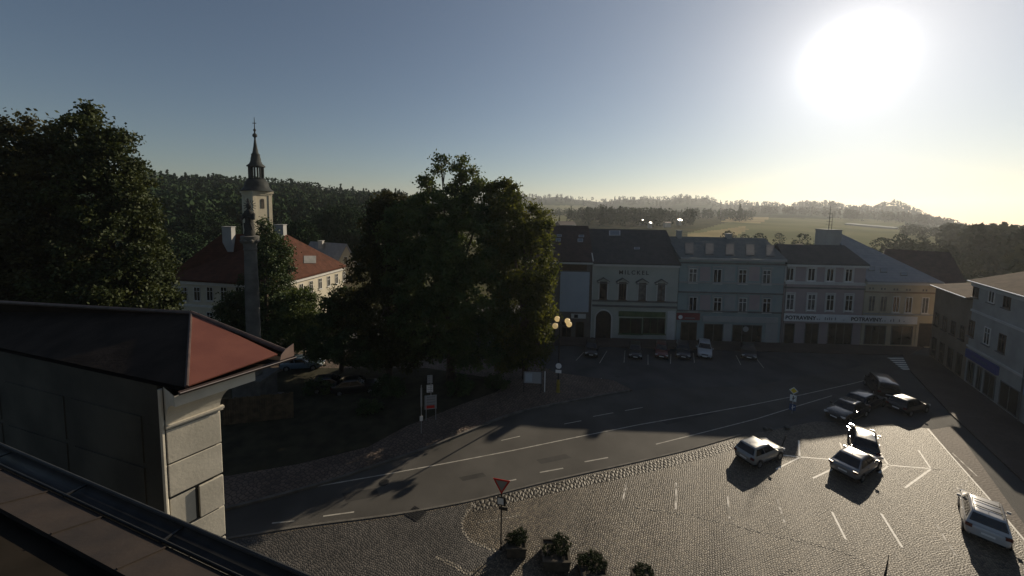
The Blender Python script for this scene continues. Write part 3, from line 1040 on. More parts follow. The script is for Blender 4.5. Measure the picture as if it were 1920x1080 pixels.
# -- rose house with mansard
F = FacPx(1463, 1611)
_, ze = F.hit(1537, 494)
hd = thing('rose_house', 'rose-grey house with mansard roof, between the blue-grey house and the cream corner house', 'house', F.pt(F.L / 2, 0), GRP_ROW)
house_walls(F, 12, ze, ze, hd, M_W_PINK)
_, z_r = F.hit(1537, 459, -3.0)
u_a, _ = F.hit(1466, 459, -3.0); u_b, _ = F.hit(1600, 459, -3.0)
rf = roof_solid(F, 12, ze, ze, ((0.4, z_r, -3.0), (F.L - .9, z_r, -3.0)), hd, M_ROOF_D)
moulding(F, hd, 'cornice', -0.05, F.L + 0.05, ze - 0.5, ze - 0.185, 0.4, M_TRIM)
for row, (yy, hh, ww) in enumerate(((514, 24, 14), (566, 30, 15))):
    for i, px in enumerate((1481, 1521, 1556, 1591)):
        w = window(F, hd, px, yy + i * 0.7, ww, hh, M_FRAME, M_CURTAIN if i in (0, 1) and row else M_GLASS, 'cross' if row else 'split')
        fm = MB()
        u0, zb = F.hit(px - 11, yy + hh * .6 + i * .7); u1, zt_ = F.hit(px + 11, yy - hh * .6 + i * .7)
        F.box(fm, u0, u0 + .16, zb, zt_, 0.003, 0.08); F.box(fm, u1 - .16, u1, zb, zt_, 0.003, 0.08); F.box(fm, u0 + .163, u1 - .163, zt_ - .16, zt_, 0.003, 0.12)
        fm.build('surround', M_TRIM, w)
for yy, m, hgt in ((531, M_TRIM, .2), (540, M_DTRIM, .12)):
    _, zc = F.hit(1537, yy)
    moulding(F, hd, 'string_course', 0, F.L, zc - hgt, zc + hgt, 0.2, m)
mb = MB(); mb.tube(F.pt(0.12, 0.1, .12), F.pt(0.12, ze - .5, .12), 0.06); mb.build('downpipe', M_DTRIM, hd)
window(F, hd, 1479, 626, 20, 40, M_DTRIM, M_SHOP, 'plain', name='shop_window', sill=False)
window(F, hd, 1521, 626, 26, 40, M_DTRIM, M_SHOP, 'split', name='shop_window', sill=False)
window(F, hd, 1574, 626, 46, 40, M_DTRIM, M_SHOP, 'grid', name='shop_window', sill=False)
FD = F

# -- cream corner house under a big grey hipped roof
F = FacPx(1613, 1757)
_, ze = F.hit(1675, 527)
he = thing('cream_corner_house', 'cream house with big grey hipped roof at the far corner of the square', 'house', F.pt(F.L / 2, 0), GRP_ROW)
house_walls(F, 13, ze, ze, he, M_W_CREAM)
u_a, z_r = F.hit(1574, 436, -6.5); u_b, _ = F.hit(1598, 437, -6.5)
rf = roof_solid(F, 13, ze, ze, ((-0.15, z_r, -6.5), (0.9, z_r, -6.5)), he, M_ROOF_G, ur=-0.4)
chimney(rf, F.pt(-1.2, ze, -6.0), 2.4, 2.2, z_r - ze + 0.4, M_W_GREY)
sl = (F.pt(0, ze, .4), F.pt(F.L, ze, .4), F.pt(0, z_r, -6.5))
for x0, y0, x1, y1 in ((1628, 500, 1640, 508), (1650, 503, 1663, 511), (1688, 511, 1701, 517)):
    skylight(F, rf, x0, y0, x1, y1, sl, M_DTRIM)
moulding(F, he, 'cornice', 0, F.L, ze - 0.5, ze - 0.185, 0.35, M_TRIM)
for i, px in enumerate((1634, 1656, 1679.5, 1703, 1734)):
    window(F, he, px, 569 + i * 0.9, 13, 30, M_FRAME if i > 1 else M_W_CREAM, (M_CURTAIN, M_CURTAIN, M_GLASS, M_GLASS, M_CURTAIN)[i], 'split')
    vm = MB()
    uc, zc = F.hit(px, 541 + i * 0.9)
    for s_ in (-.32, .12):
        F.box(vm, uc + s_, uc + s_ + .2, zc - .12, zc + .16, .004, .03)
    vm.build('attic_vent', M_DTRIM, he)
for yy, m in ((548, M_W_BROWN), (589, M_W_GREY)):
    _, zc = F.hit(1680, yy)
    moulding(F, he, 'string_course', 0, F.L, zc - .1, zc + .1, 0.15, m)
qa, qb = FD.pt(0, 0, .25), F.pt(F.hit(1715, 600)[0], 0, .25)
FS = Fac(qa, qb)
_, z1 = FS.hit(1590, 590.5); _, z0 = FS.hit(1590, 604.5)
sgd = thing('shop_sign', 'long white shop sign with dark capitals running across the rose and the cream house', 'sign', FS.pt(FS.L / 2, z0))
M_SIGNW = mat('white_sign', (0.66, 0.66, 0.66), .6, (.74, .74, .73), 1.5)
mb = MB(); FS.box(mb, 0.05, FS.L, z0, z1, 0.0, 0.14); mb.build('board', M_SIGNW, sgd)
hz = (z1 - z0)
for p_ in (1471, 1594):
    text_mesh("POTRAVINY", hz * .70, FS, FS.hit(p_, 597)[0], z0 + hz * .26, 0.145, sgd, M_TXT, bold=0.02, spacing=1.04)
tb = MB()
for px, hgt in ((1530, .18), (1534, .14), (1545, .42), (1549, .3), (1553, .42), (1557, .36), (1564, .4), (1580, .1), (1652, .14), (1657, .16), (1668, .3), (1673, .42), (1684, .36), (1693, .12)):
    uu, zz = FS.hit(px, 597)
    FS.box(tb, uu, uu + 0.13, z0 + hz * .28, z0 + hz * .28 + hgt, .143, .155)
tb.build('faded_lettering', M_TXTG, sgd)
window(F, he, 1640, 628, 40, 36, M_DTRIM, M_SHOP, 'grid', name='shop_window', sill=False)
window(F, he, 1690, 629, 40, 36, M_DTRIM, M_SHOP, 'split', name='shop_window', sill=False)
u0, z1 = F.hit(1723, 606); u1, z0 = F.hit(1748, 645)
dm = MB(); F.box(dm, u0, u1, 0.125, z1, .004, .02); dm.build('passage', M_DOOR, he)
moulding(F, he, 'pilaster', u0 - .4, u0 - .03, .125, z1, .1, M_W_CREAM)
lm = MB(); uu, zz = F.hit(1750, 634)
F.box(lm, uu, uu + .5, zz - .4, zz + .9, .2, .28); lm.build('hanging_sign', M_YELLOW, he)

# antenna mast on the grey roof's stack
bp_ = F.pt(-1.2, z_r + 0.5, -6.0)
mast = thing('antenna_mast', 'thin lattice antenna mast on the tall stack of the cream corner house', 'antenna', bp_)
mb = MB(); mb.tube(bp_, bp_ + Vector((0, 0, 3.8)), .06, .03, 6)
mb.tube(bp_ + Vector((0.45, 0, 0)), bp_ + Vector((0.45, 0, 2.6)), .04, .02, 6)
mb.build('pole', M_BLACK, mast)
for k in range(4):
    mb = MB(); c = bp_ + Vector((0, 0, .7 + .6 * k)); mb.tube(c - F.u * (.5 - .06 * k), c + F.u * (.5 - .06 * k), .03, n=6)
    mb.build('antenna_arm', M_BLACK, mast)

# -- dark roofed house behind the corner
P0 = at(1640, 560, 74 * YS); P1 = at(1812, 560, 66 * YS)
F = Fac(Vector((P0.x, P0.y, 0)), Vector((P1.x, P1.y, 0)))
_, ze = F.hit(1725, 530)
hf = thing('back_house', 'house with broad dark red-brown roof rising behind the cream corner house', 'house', F.pt(F.L / 2, 0))
house_walls(F, 12, ze, ze, hf, M_W_BROWN)
u_a, z_r = F.hit(1660, 466, -6); u_b, _ = F.hit(1782, 470, -6)
roof_solid(F, 12, ze, ze, ((u_a, z_r, -6), (u_b, z_r, -6)), hf, M_ROOF_B)

# -- the street wall on the right
F = Fac(RW(-9.3), RW(-0.05))
_, ze = F.hit(1780, 543)
hg = thing('ochre_house', 'dim ochre house with a gleaming gutter, left of the pale grey shop house', 'house', F.pt(F.L / 2, 0))
house_walls(F, 11, ze, ze, hg, M_W_BROWN)
_, z_r = F.hit(1790, 508, -5)
roof_solid(F, 11, ze, ze, ((-.1, z_r, -5.5), (F.L, z_r, -5.5)), hg, M_ROOF_T, over=.5, ur=0)
M_GUT = mat('zinc_gutter', (0.5, 0.5, 0.5), 0.22, metal=1.0)
mb = MB(); mb.tube(F.pt(0, ze - .1, .58), F.pt(F.L, ze - .1, .58), .09, n=10); mb.build('gutter', M_GUT, hg, smooth=True)
for i, t in enumerate((1.3, 3.5, 5.7, 7.9)):
    window(F, hg, 0, 0, 0, 0, M_FRAMEB, M_GLASS, 'cross', rect=(t - .5, t + .5, 4.6, 6.3))
    window(F, hg, 0, 0, 0, 0, M_FRAMEB, M_SHOP, 'plain', rect=(t - .6, t + .6, 0.3, 2.9), sill=False, name='shop_window')

F = Fac(RW(0), RW(10.3))
_, ze = F.hit(1818, 523)
hh_ = thing('shop_house', 'pale grey house with blue shop sign, weathered tile roof and two rows of windows', 'house', F.pt(F.L / 2, 0))
house_walls(F, 10, ze, ze, hh_, M_W_PALE)
_, z_r = F.hit(1880, 488, -5)
rf = roof_solid(F, 10, ze, ze, ((-.1, z_r, -5), (F.L - .02, z_r, -5)), hh_, M_ROOF_T, over=.5, ur=-0.01)
mb = MB(); mb.tube(F.pt(0, ze - .08, .6), F.pt(F.L, ze - .08, .6), .09, n=10); mb.build('gutter', M_GUT, hh_, smooth=True)
moulding(F, hh_, 'cornice', 0, F.L - .01, ze - .6, ze - .19, .3, M_TRIM)
zw1 = F.hit(1859, 553)[1]; zw2 = F.hit(1855, 632)[1]
for i, px in enumerate((1830, 1861, 1891)):
    u, _ = F.hit(px, 550)
    window(F, hh_, 0, 0, 0, 0, M_FRAMEB if i != 1 else M_FRAME, M_GLASS, 'split', rect=(u - .55, u + .55, zw1 - .85, zw1 + .85), surround=M_DTRIM)
    window(F, hh_, 0, 0, 0, 0, M_FRAMEB if i != 1 else M_FRAME, M_GLASS, 'cross', rect=(u - .55, u + .55, zw2 - .95, zw2 + .95), surround=M_DTRIM)
zm = F.hit(1855, 594)[1]
moulding(F, hh_, 'string_course', 0, F.L - .01, zm - .12, zm + .12, .12, M_TRIM)
us, zs1 = F.hit(1813, 652); _, zs0 = F.hit(1813, 668)
sg = moulding(F, hh_, 'blue_shop_sign', .15, 6.2, zs0, zs1, .2, mat('blue_fascia', (0.025, 0.05, 0.22), 0.45))
lb2 = MB(); F.box(lb2, 1.4, 4.6, (zs0 + zs1) / 2 - .12, (zs0 + zs1) / 2 + .12, .202, .21); lb2.build('faded_lettering', M_BLUE, sg)
moulding(F, hh_, 'string_course', 0, F.L - .01, zs1 + .25, zs1 + .45, .14, M_TRIM)
for a, b in ((.5, 1.9), (2.5, 3.4), (3.9, 5.9), (6.7, 9.7)):
    window(F, hh_, 0, 0, 0, 0, M_DTRIM, M_SHOP, 'split', rect=(a, b, .25, zs0 - .25), sill=False, name='shop_window')
mb = MB(); mb.tube(F.pt(F.L - .15, .1, .14), F.pt(F.L - .15, ze - .1, .14), .06); mb.build('downpipe', M_DTRIM, hh_)
ho, zo = F.hit(1915, 520), ze

F = Fac(RW(10.35), RW(26))
ze2 = ze + .5
hi = thing('street_house', 'grey house at the edge of view with a pale blue shop sign', 'house', F.pt(F.L / 2, 0))
house_walls(F, 10, ze2, ze2, hi, M_W_GREY)
roof_solid(F, 10, ze2, ze2, ((.02, ze2 + 3.6, -5), (F.L, ze2 + 3.6, -5)), hi, M_ROOF_B, over=.5, ul=0.02)
for i in range(6):
    t = 1.5 + i * 2.5
    window(F, hi, 0, 0, 0, 0, M_FRAMEB, M_GLASS, 'cross', rect=(t - .6, t + .6, zw1 - 1.0, zw1 + .9))
    window(F, hi, 0, 0, 0, 0, M_FRAMEB, M_GLASS, 'cross', rect=(t - .6, t + .6, zw2 - 1.1, zw2 + .9))
    window(F, hi, 0, 0, 0, 0, M_DTRIM, M_SHOP, 'split', rect=(t - 1, t + 1, .2, 2.6), sill=False, name='shop_window')
moulding(F, hi, 'pale_blue_sign', .1, 8, zs0 - .2, zs1 + .1, .2, mat('pale_blue_fascia', (0.28, 0.34, 0.5), 0.5))

# ------------------------------------------------------------------ manor on the left
ML = at(322, 560, 62 * YS); MC = at(508, 560, 58.5 * YS); MR = at(643, 520, 78 * YS)
F = Fac(Vector((ML.x, ML.y, 0)), Vector((MC.x, MC.y, 0)))
F2 = Fac(Vector((MC.x, MC.y, 0)), Vector((MR.x, MR.y, 0)))
_, ze = F.hit(370, 524)
man = thing('manor_house', 'cream manor with red hipped tile roof and two tall chimneys behind the column', 'house', F.pt(F.L / 2, 0))
back = MR - MC; back.z = 0
mb = MB()
pl = [F.P0, F.P1, F2.P1, F.P0 + back]
mb.prism([(p.x, p.y) for p in pl], 0, ze)
mb.build('wall', mat('cream_stucco', (0.46, 0.42, 0.33), 0.9, (0.55, 0.5, 0.4), 0.5, 0.2, 12), man)
cen = sum(pl, Vector()) / 4
pe = [Vector((cen.x + (p.x - cen.x) * 1.06, cen.y + (p.y - cen.y) * 1.06, ze)) for p in pl]
rA = at(415, 437, 66 * YS); rB = at(535, 440, 70 * YS)
zrid = (rA.z + rB.z) / 2
rA.z = rB.z = zrid
mb = MB(); dn = Vector((0, 0, -.25))
mb.add(pe + [rA, rB] + [p + dn for p in pe], [(0, 1, 5, 4), (1, 2, 5), (2, 3, 4, 5), (3, 0, 4), (6, 7, 1, 0), (7, 8, 2, 1), (8, 9, 3, 2), (9, 6, 0, 3), (9, 8, 7, 6)])
mrf = mb.build('roof', M_ROOF_R, man)
mb = MB()
cc = Vector((pe[0].x + (cen.x - pe[0].x) * .02, 0, 0))
for i in range(4):
    a = Vector((cen.x + (pl[i].x - cen.x) * 1.035, cen.y + (pl[i].y - cen.y) * 1.035, ze - .75)); b = Vector((cen.x + (pl[(i + 1) % 4].x - cen.x) * 1.035, cen.y + (pl[(i + 1) % 4].y - cen.y) * 1.035, ze - .75))
    n = (cen - (a + b) / 2); n.z = 0; n.normalize()
    mb.obox(a, b - a, n * .5, Vector((0, 0, .49)))
mb.build('cornice', M_TRIM, man)
for px0, px1, yt, Yc in ((419, 438, 418, 66.3), (516, 535, 414, 69.6)):
    c = at((px0 + px1) / 2, yt + 8, Yc * YS); w = (px1 - px0) * Yc * YS / FPX
    chimney(mrf, Vector((c.x, c.y, c.z - 4)), w * .9, w * .55, 4.0, M_W_GREY)
for i, px in enumerate((346, 370, 394, 420, 448, 478)):
    window(F, man, px, 551, 12, 26, M_TRIM, M_GLASS, 'cross')
    window(F, man, px, 597, 12, 24, M_TRIM, M_GLASS, 'cross')
_, zc = F.hit(370, 573)
moulding(F, man, 'string_course', 0, F.L, zc - .15, zc + .15, .2, M_TRIM)
for i, t in enumerate((1.6, 4.0, 6.4, 8.8, 11.2, 13.6, 16, 18.4)):
    window(F2, man, 0, 0, 0, 0, M_TRIM, M_GLASS, 'cross', rect=(t - .45, t + .45, ze - 3.1, ze - 1.2))
sl = (pe[1], pe[2], rB)
skylight(F2, mrf, 569, 480, 592, 494, sl, M_DTRIM, M_DTRIM)

# gabled house behind the manor
P0 = at(588, 500, 92 * YS); P1 = at(668, 500, 86 * YS)
gc = at(648, 480, 88 * YS)
gb = thing('gabled_house', 'small pale gabled house with grey roof between the manor and the big tree', 'house', Vector((gc.x, gc.y, 0)))
gl, gr_, gp = at(630, 494, 88 * YS), at(667, 494, 88 * YS), at(641, 459, 88 * YS)
gp = Vector(((gl.x + gr_.x) / 2, gl.y, gp.z))
bk = Vector((-9.5, 4.0, 0))
mb = MB()
g0, g1 = Vector((gl.x, gl.y, 0)), Vector((gr_.x, gr_.y, 0))
mb.add([g0, g1, gr_, gp, gl, g0 + bk, g1 + bk, gr_ + bk, gp + bk, gl + bk], [(0, 1, 2, 3, 4), (9, 8, 7, 6, 5), (0, 4, 9, 5), (2, 1, 6, 7)])
gw = mb.build('wall', mat('buff_stucco', (0.4, 0.36, 0.27), .9, (.47, .42, .32), .6), gb)
mb = MB()
for e in (gl, gr_):
    o_ = (e - gp) * 1.12 + gp
    f_ = -bk.normalized() * .4
    p = [o_ + f_, gp + f_ + Vector((0, 0, .04)), gp + bk - f_ + Vector((0, 0, .04)), o_ + bk - f_]
    up = Vector((0, 0, .22))
    mb.hexa(p + [q + up for q in p])
mb.build('roof', M_ROOF_G, gb)
mb = MB(); c = gp + Vector((0, -.02, -3.4)); mb.box(c, (.9, .06, 1.7)); wo = mb.build('window', M_TRIM, gb)
mb = MB(); mb.box(c + Vector((0, -.04, 0)), (.7, .04, 1.5)); mb.build('pane', M_GLASS, wo)
cp_ = at(602, 452, 90 * YS); chimney(gb, Vector((cp_.x, cp_.y, cp_.z - 1.6)), .9, .9, 1.6, M_W_PALE)

# ------------------------------------------------------------------ church tower
TY = 112.0 * YS
tc_ = at(483, 400, TY)
tw = thing('church_tower', 'white church tower with dark onion roof, open lantern and slender spire', 'church tower', Vector((tc_.x, tc_.y, 0)))
M_TOWER = mat('white_stucco', (0.43, 0.385, 0.29), .85, (.5, .455, .35), .4, .15, 8)
M_COPPER = mat('dark_copper', (0.018, 0.022, 0.022), .75, (.036, .04, .037), .8, spec=.2)
px_m = TY / FPX


def tzp(py):
    return at(483, py, TY).z


sA = R(-26)
rotT = Matrix.Rotation(sA, 3, 'Z')
tb0 = Vector((tc_.x, tc_.y, 0))
wt = 43 * px_m / (math.cos(sA) + abs(math.sin(sA)))
z_c = tzp(362)
mb = MB(); mb.box(tb0 + Vector((0, 0, z_c / 2)), (wt, wt, z_c), rotT)
wallT = mb.build('wall', M_TOWER, tw)
for sx, sy in ((1, 1), (1, -1), (-1, 1), (-1, -1)):
    mb = MB(); mb.box(tb0 + rotT @ Vector((sx * (wt / 2 - .3), sy * (wt / 2 - .3), 0)) + Vector((0, 0, z_c / 2)), (.9, .9, z_c - .4), rotT)
    mb.build('corner_pilaster', M_TOWER, tw)
mb = MB(); mb.box(tb0 + Vector((0, 0, z_c + .2)), (wt + .9, wt + .9, .6), rotT); mb.box(tb0 + Vector((0, 0, z_c - .35)), (wt + .45, wt + .45, .45), rotT)
mb.build('cornice', M_TOWER, tw)
for dx, dy in ((0, -1), (1, 0)):
    c = tb0 + rotT @ Vector((dx * (wt / 2 + .02), dy * (wt / 2 + .02), 0)) + Vector((0, 0, tzp(383)))
    mb = MB()
    mb.box(c, (.9 if dy else .14, .9 if dx else .14, 2.2), rotT)
    mb.lathe([(.45, -.07), (.45, .07)], c + Vector((0, 0, 1.1)), 14, rot=rotT @ (Matrix.Rotation(R(90), 3, 'X') if dy else Matrix.Rotation(R(90), 3, 'Y')))
    mb.build('louvred_opening', M_DOOR, tw)


def rp(w):
    return w / 2 * px_m


mb = MB()
mb.lathe([(rp(55), z_c + .5), (rp(52), tzp(357)), (rp(44), tzp(353)), (rp(40), tzp(349)), (rp(38), tzp(343)), (rp(34), tzp(339)), (rp(28), tzp(336.5)), (rp(29), tzp(336))], tb0, 8, phase=.5)
mb.build('onion_roof', M_COPPER, tw, smooth=True, sharp=50)
lan = MB()
for k in range(8):
    a = 2 * math.pi * (k + .5) / 8
    p = tb0 + Vector((math.cos(a) * rp(22), math.sin(a) * rp(22), 0))
    lan.tube(p + Vector((0, 0, tzp(337))), p + Vector((0, 0, tzp(312))), .27, n=6)
lan.lathe([(rp(28), tzp(337)), (rp(28), tzp(335))], tb0, 8, phase=.5)
lan.build('lantern', M_COPPER, tw)
mb = MB()
mb.lathe([(rp(30), tzp(313)), (rp(30), tzp(311)), (rp(21), tzp(307)), (rp(17), tzp(302)), (rp(16), tzp(297)), (rp(13.5), tzp(292)), (rp(15), tzp(290)), (rp(10), tzp(287)), (rp(6), tzp(275)), (rp(3), tzp(262)), (rp(3), tzp(258)),
          (rp(7), tzp(256.5)), (rp(8), tzp(254.5)), (rp(7), tzp(252)), (rp(3), tzp(250)), (rp(2), tzp(247)), (rp(4.5), tzp(245)), (rp(4.5), tzp(243)), (rp(1.5), tzp(241))], tb0, 8, phase=.5)
mb.build('spire', M_COPPER, tw, smooth=True, sharp=60)
mb = MB(); mb.tube(tb0 + Vector((0, 0, tzp(242))), tb0 + Vector((0, 0, tzp(220))), .13, .07, 6)
mb.box(tb0 + Vector((0, 0, tzp(231))), (1.0, .16, .16)); mb.build('cross', M_COPPER, tw)

# ------------------------------------------------------------------ neighbouring wing and our own ledge
K = 0.8
A = at(350, 727, 13 * K * YS)
ZE = A.z
B = G(550, 666, ZE)
e = (B - A); LAB = e.length; e.normalize()
n_out = Vector((e.y, -e.x, 0))
fr = (G(0, 652, ZE) - A).normalized()
mid = (A + B) / 2
d_ = ray(358, 588)
pn = e.copy()
t_ = (mid - CAM_P).dot(pn) / d_.dot(pn)
C = CAM_P + d_ * t_
wing = thing('neighbour_wing', 'pale rusticated wing with dark roof and red hip end jutting in beside our ledge', 'building', Vector((A.x, A.y, 0)))
LEN = 22.0
M_WROOF = mat('dark_roof_sheet', (0.024, 0.018, 0.014), 0.85, (0.038, 0.028, 0.022), 1.5, .4, 12, spec=0.08)
M_WHIP = mat('red_roof_sheet', (0.15, 0.05, 0.034), 0.6, (0.19, 0.068, 0.045), 1.2, .35, 40)
M_WWALL = mat('shaded_plaster', (0.042, 0.04, 0.034), 0.9, (0.07, 0.066, 0.055), 0.7, .3, 10)  # plaster colour darkened to carry the shade on the front
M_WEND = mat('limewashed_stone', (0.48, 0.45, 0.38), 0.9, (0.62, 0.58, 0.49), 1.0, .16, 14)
A2, B2, C2 = A + fr * LEN, B + fr * LEN, C + (G(0, 568, C.z) - C).normalized() * LEN
mb = MB()
mb.poly([A, C, C2, A2], 0); mb.poly([B, B2, C2, C], 0); mb.poly([A2, C2, B2], 0)
mb.poly([A - Vector((0, 0, .12)), A2 - Vector((0, 0, .12)), B2 - Vector((0, 0, .12)), B - Vector((0, 0, .12))], 0)
wr = mb.build('roof', M_WROOF, wing)
nh = (B - A).cross(C - A).normalized()
if nh.z < 0: nh = -nh
hm = MB()
cen3 = (A + B + C) / 3
tri = [A, B, C]
tri2 = [cen3 + (p - cen3) * .985 for p in tri]
tri2[1] = A + (B - A) * .9 + (C - B) * .06
hm.add([p for p in tri2] + [p + nh * .035 for p in tri2], [(0, 2, 1), (3, 4, 5), (0, 1, 4, 3), (1, 2, 5, 4), (2, 0, 3, 5)])
hm.build('hip_end', M_WHIP, wing)
cp = MB()
for a, b, r in ((A, C, .045), (B, C, .075), (C, C2, .07)):
    cp.tube(a + Vector((0, 0, .03)), b + Vector((0, 0, .03)), r, n=8)
cp.build('hip_capping', mat('capping_sheet', (0.05, 0.035, 0.03), .5, (.09, .06, .05), 4), wing, smooth=True)
# gutter along the hip end
M_GUTB = mat('brown_gutter', (0.05, 0.032, 0.025), .4, (.08, .05, .04), 3, spec=.5)
gm = MB()
gs = A - e * .18 + n_out * .07; ge = B + e * .02 + n_out * .07
prof = [(math.cos(t) * .085, math.sin(t) * .085) for t in np.linspace(math.pi, 2 * math.pi, 9)]
ring0 = [gs + n_out * x + Vector((0, 0, z - .03)) for x, z in prof]; ring1 = [ge + n_out * x + Vector((0, 0, z - .03)) for x, z in prof]
k = len(prof)
gm.add(ring0 + ring1, [(i, i + 1, k + i + 1, k + i) for i in range(k - 1)] + [tuple(range(k)), tuple(range(2 * k - 1, k - 1, -1))])
gut = gm.build('gutter', M_GUTB, wing, smooth=True)
gm = MB(); gm.tube(gs + n_out * .088 + Vector((0, 0, -.03)), ge + n_out * .088 + Vector((0, 0, -.03)), .014, n=8)
gm.build('gutter_bead', mat('bright_bead', (0.5, 0.42, 0.36), .35, metal=.5), gut)
fm = MB()     # the upstanding end plate at the far corner
q = B + e * -.02 + n_out * .08
pts = [q, q - e * .42, q - e * .38 + Vector((0, 0, .16)), q - e * .25 + Vector((0, 0, .3)), q + Vector((0, 0, .42))]
fm.add(pts + [p - n_out * .02 for p in pts], [(0, 1, 2, 3, 4), (9, 8, 7, 6, 5)] + [(i, (i + 1) % 5, 5 + (i + 1) % 5, 5 + i) for i in range(5)])
fm.build('end_plate', mat('plate', (0.3, 0.2, 0.16), .5, (.36, .25, .2), 3), gut)
# walls
OV = 1.2 * K
W1 = A + fr * (OV / -fr.dot(n_out))
W2 = W1 + e * (1.62 * K)
W1.z = W2.z = 0
W1 = W1 + e * .05
zct = at(412, 768, W2.y).z       # where the cove starts
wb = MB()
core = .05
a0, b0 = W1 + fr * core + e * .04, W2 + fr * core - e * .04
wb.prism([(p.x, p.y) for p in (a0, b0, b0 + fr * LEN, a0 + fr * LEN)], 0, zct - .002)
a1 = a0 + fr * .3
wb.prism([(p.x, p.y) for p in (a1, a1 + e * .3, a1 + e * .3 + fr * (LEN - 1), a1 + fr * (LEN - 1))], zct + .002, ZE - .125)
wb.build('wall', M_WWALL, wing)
eb = MB()
zz = zct
bh = 1.02
i = 0
while zz > 2:
    z1 = zz - .045
    z0 = zz - bh + (.04 if i % 2 else .0)
    if i == 2:
        eb.obox(Vector((W1.x, W1.y, z0)) - n_out * .05, e * ((W2 - W1).length * .46), n_out * .03, Vector((0, 0, z1 - z0)))
        p = W1 + (W2 - W1) * .52
        eb.obox(Vector((p.x, p.y, z0)) - n_out * .05, e * ((W2 - W1).length * .48), n_out * .09, Vector((0, 0, z1 - z0)))
    else:
        eb.obox(Vector((W1.x, W1.y, z0)) - n_out * .05, W2 - W1, n_out * .075, Vector((0, 0, z1 - z0)))
    zz -= bh; i += 1
endw = eb.build('end_wall', M_WEND, wing)
bv = endw.modifiers.new('bevel', 'BEVEL'); bv.width = .018; bv.segments = 2
# coved eaves on the end and the far flank
cv = MB()
NP = 10
rows = []
Wt = W2 + n_out * (OV - .12)
dt_ = ray(478, 712)
t__ = (Wt - CAM_P).dot(n_out) / dt_.dot(n_out)
FARMAX = max(.2, (CAM_P + dt_ * t__ - Wt).dot(e))
for j in range(NP + 2):
    t = min(1, j / NP)
    out = (OV - .12) * (1 - math.cos(t * math.pi / 2)) + .03
    zz = zct + .12 + (ZE - .46 - zct - .12) * math.sin(t * math.pi / 2) + (.3 if j > NP else 0)
    w1 = Vector((W1.x, W1.y, zz)) + n_out * out
    far = FARMAX * (1 - math.cos(t * math.pi / 2))
    w2 = Vector((W2.x, W2.y, zz)) + n_out * out + e * far
    w3 = w2 + fr * (LEN * .5) - n_out * out
    w0 = w1 - n_out * (out + .03)
    rows.append((w0, w1, w2, w3))
for r0, r1 in zip(rows[:-1], rows[1:]):
    for q in range(3):
        cv.poly([r0[q], r0[q + 1], r1[q + 1], r1[q]])
cv.poly([rows[0][0], rows[0][1], rows[0][2], rows[0][3]][::-1])
cove = cv.build('cove', M_WEND, wing, smooth=True, sharp=40)
cb = MB()
for zz, oo, hh in ((zct - .0, .06, .06), (zct + .06, .1, .06)):
    cb.obox(Vector((W1.x, W1.y, zz)) - n_out * .04 - e * .01, W2 - W1 + e * (.05 + oo * .5), n_out * (.04 + oo), Vector((0, 0, hh - .003)))
cb.build('moulding', M_WEND, wing)
db = MB(); dpz = W1 - e * .07 - n_out * .02
db.tube(Vector((dpz.x, dpz.y, 1)), Vector((dpz.x, dpz.y, ZE - .2)), .05, n=8)
db.build('downpipe', M_WEND, wing, smooth=True)
# panelled shallow relief on the shaded front
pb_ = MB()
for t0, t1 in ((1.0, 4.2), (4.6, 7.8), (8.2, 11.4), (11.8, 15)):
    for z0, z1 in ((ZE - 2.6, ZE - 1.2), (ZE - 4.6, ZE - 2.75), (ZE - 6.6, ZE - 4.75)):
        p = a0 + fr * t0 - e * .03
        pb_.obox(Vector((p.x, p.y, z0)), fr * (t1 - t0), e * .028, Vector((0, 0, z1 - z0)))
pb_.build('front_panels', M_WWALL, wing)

# ledge of the building the camera stands in
LD = Vector((0.947, -0.322, 0)).normalized()
l0 = at(300, 990, 4.3 * YS)
LZ = l0.z
LN = Vector((-LD.y, LD.x, 0))      # outward, away from us
led = thing('eaves_ledge', 'brown sheet metal ledge with a dark gutter crossing the lower left corner', 'ledge', Vector((l0.x, l0.y, LZ)))
M_LEDGE = mat('brown_sheet', (0.016, 0.011, 0.008), .65, (.028, .019, .013), 2.0, .3, 6, spec=.4)
mb = MB()
a = l0 - LD * 9 - LN * .12; b = l0 + LD * 5 - LN * .12
up = Vector((0, 0, .55))
up = Vector((0, 0, .14))
p = [a, b, b - LN * .42 + up, a - LN * .42 + up]
mb.hexa([q - Vector((0, 0, .06)) for q in p] + p)
sh = mb.build('metal_sheet', M_LEDGE, led)
mb = MB(); dz_ = Vector((0, 0, -.10))
p = [a - LN * .425 + up + dz_, b - LN * .425 + up + dz_, b - LN * 1.9 + up * 3.6 + dz_, a - LN * 1.9 + up * 3.6 + dz_]
mb.hexa([q - Vector((0, 0, .05)) for q in p] + p)
mb.build('dark_sheet', mat('near_black_sheet', (0.010, 0.008, 0.005), .8, (.018, .014, .010), 2.0, .2, 6, spec=.1), led)  # nearly black colour for the inner sheet
for k in range(-7, 4):
    sm = MB()
    q = l0 + LD * (k * 1.15 + .35) - LN * .13
    sm.obox(q, LD * .025, -LN * .40 + Vector((0, 0, .135)), Vector((0, 0, .018)))
    sm.build('standing_seam', M_LEDGE, led)
gm = MB()
prof = [(math.cos(t) * .11, math.sin(t) * .11) for t in np.linspace(math.pi * .95, 2.05 * math.pi, 11)]
r0 = [l0 - LD * 9 + LN * (x + 0.0) + Vector((0, 0, z + .02)) for x, z in prof]; r1 = [l0 + LD * 5 + LN * x + Vector((0, 0, z + .02)) for x, z in prof]
k = len(prof)
gm.add(r0 + r1, [(i, i + 1, k + i + 1, k + i) for i in range(k - 1)])
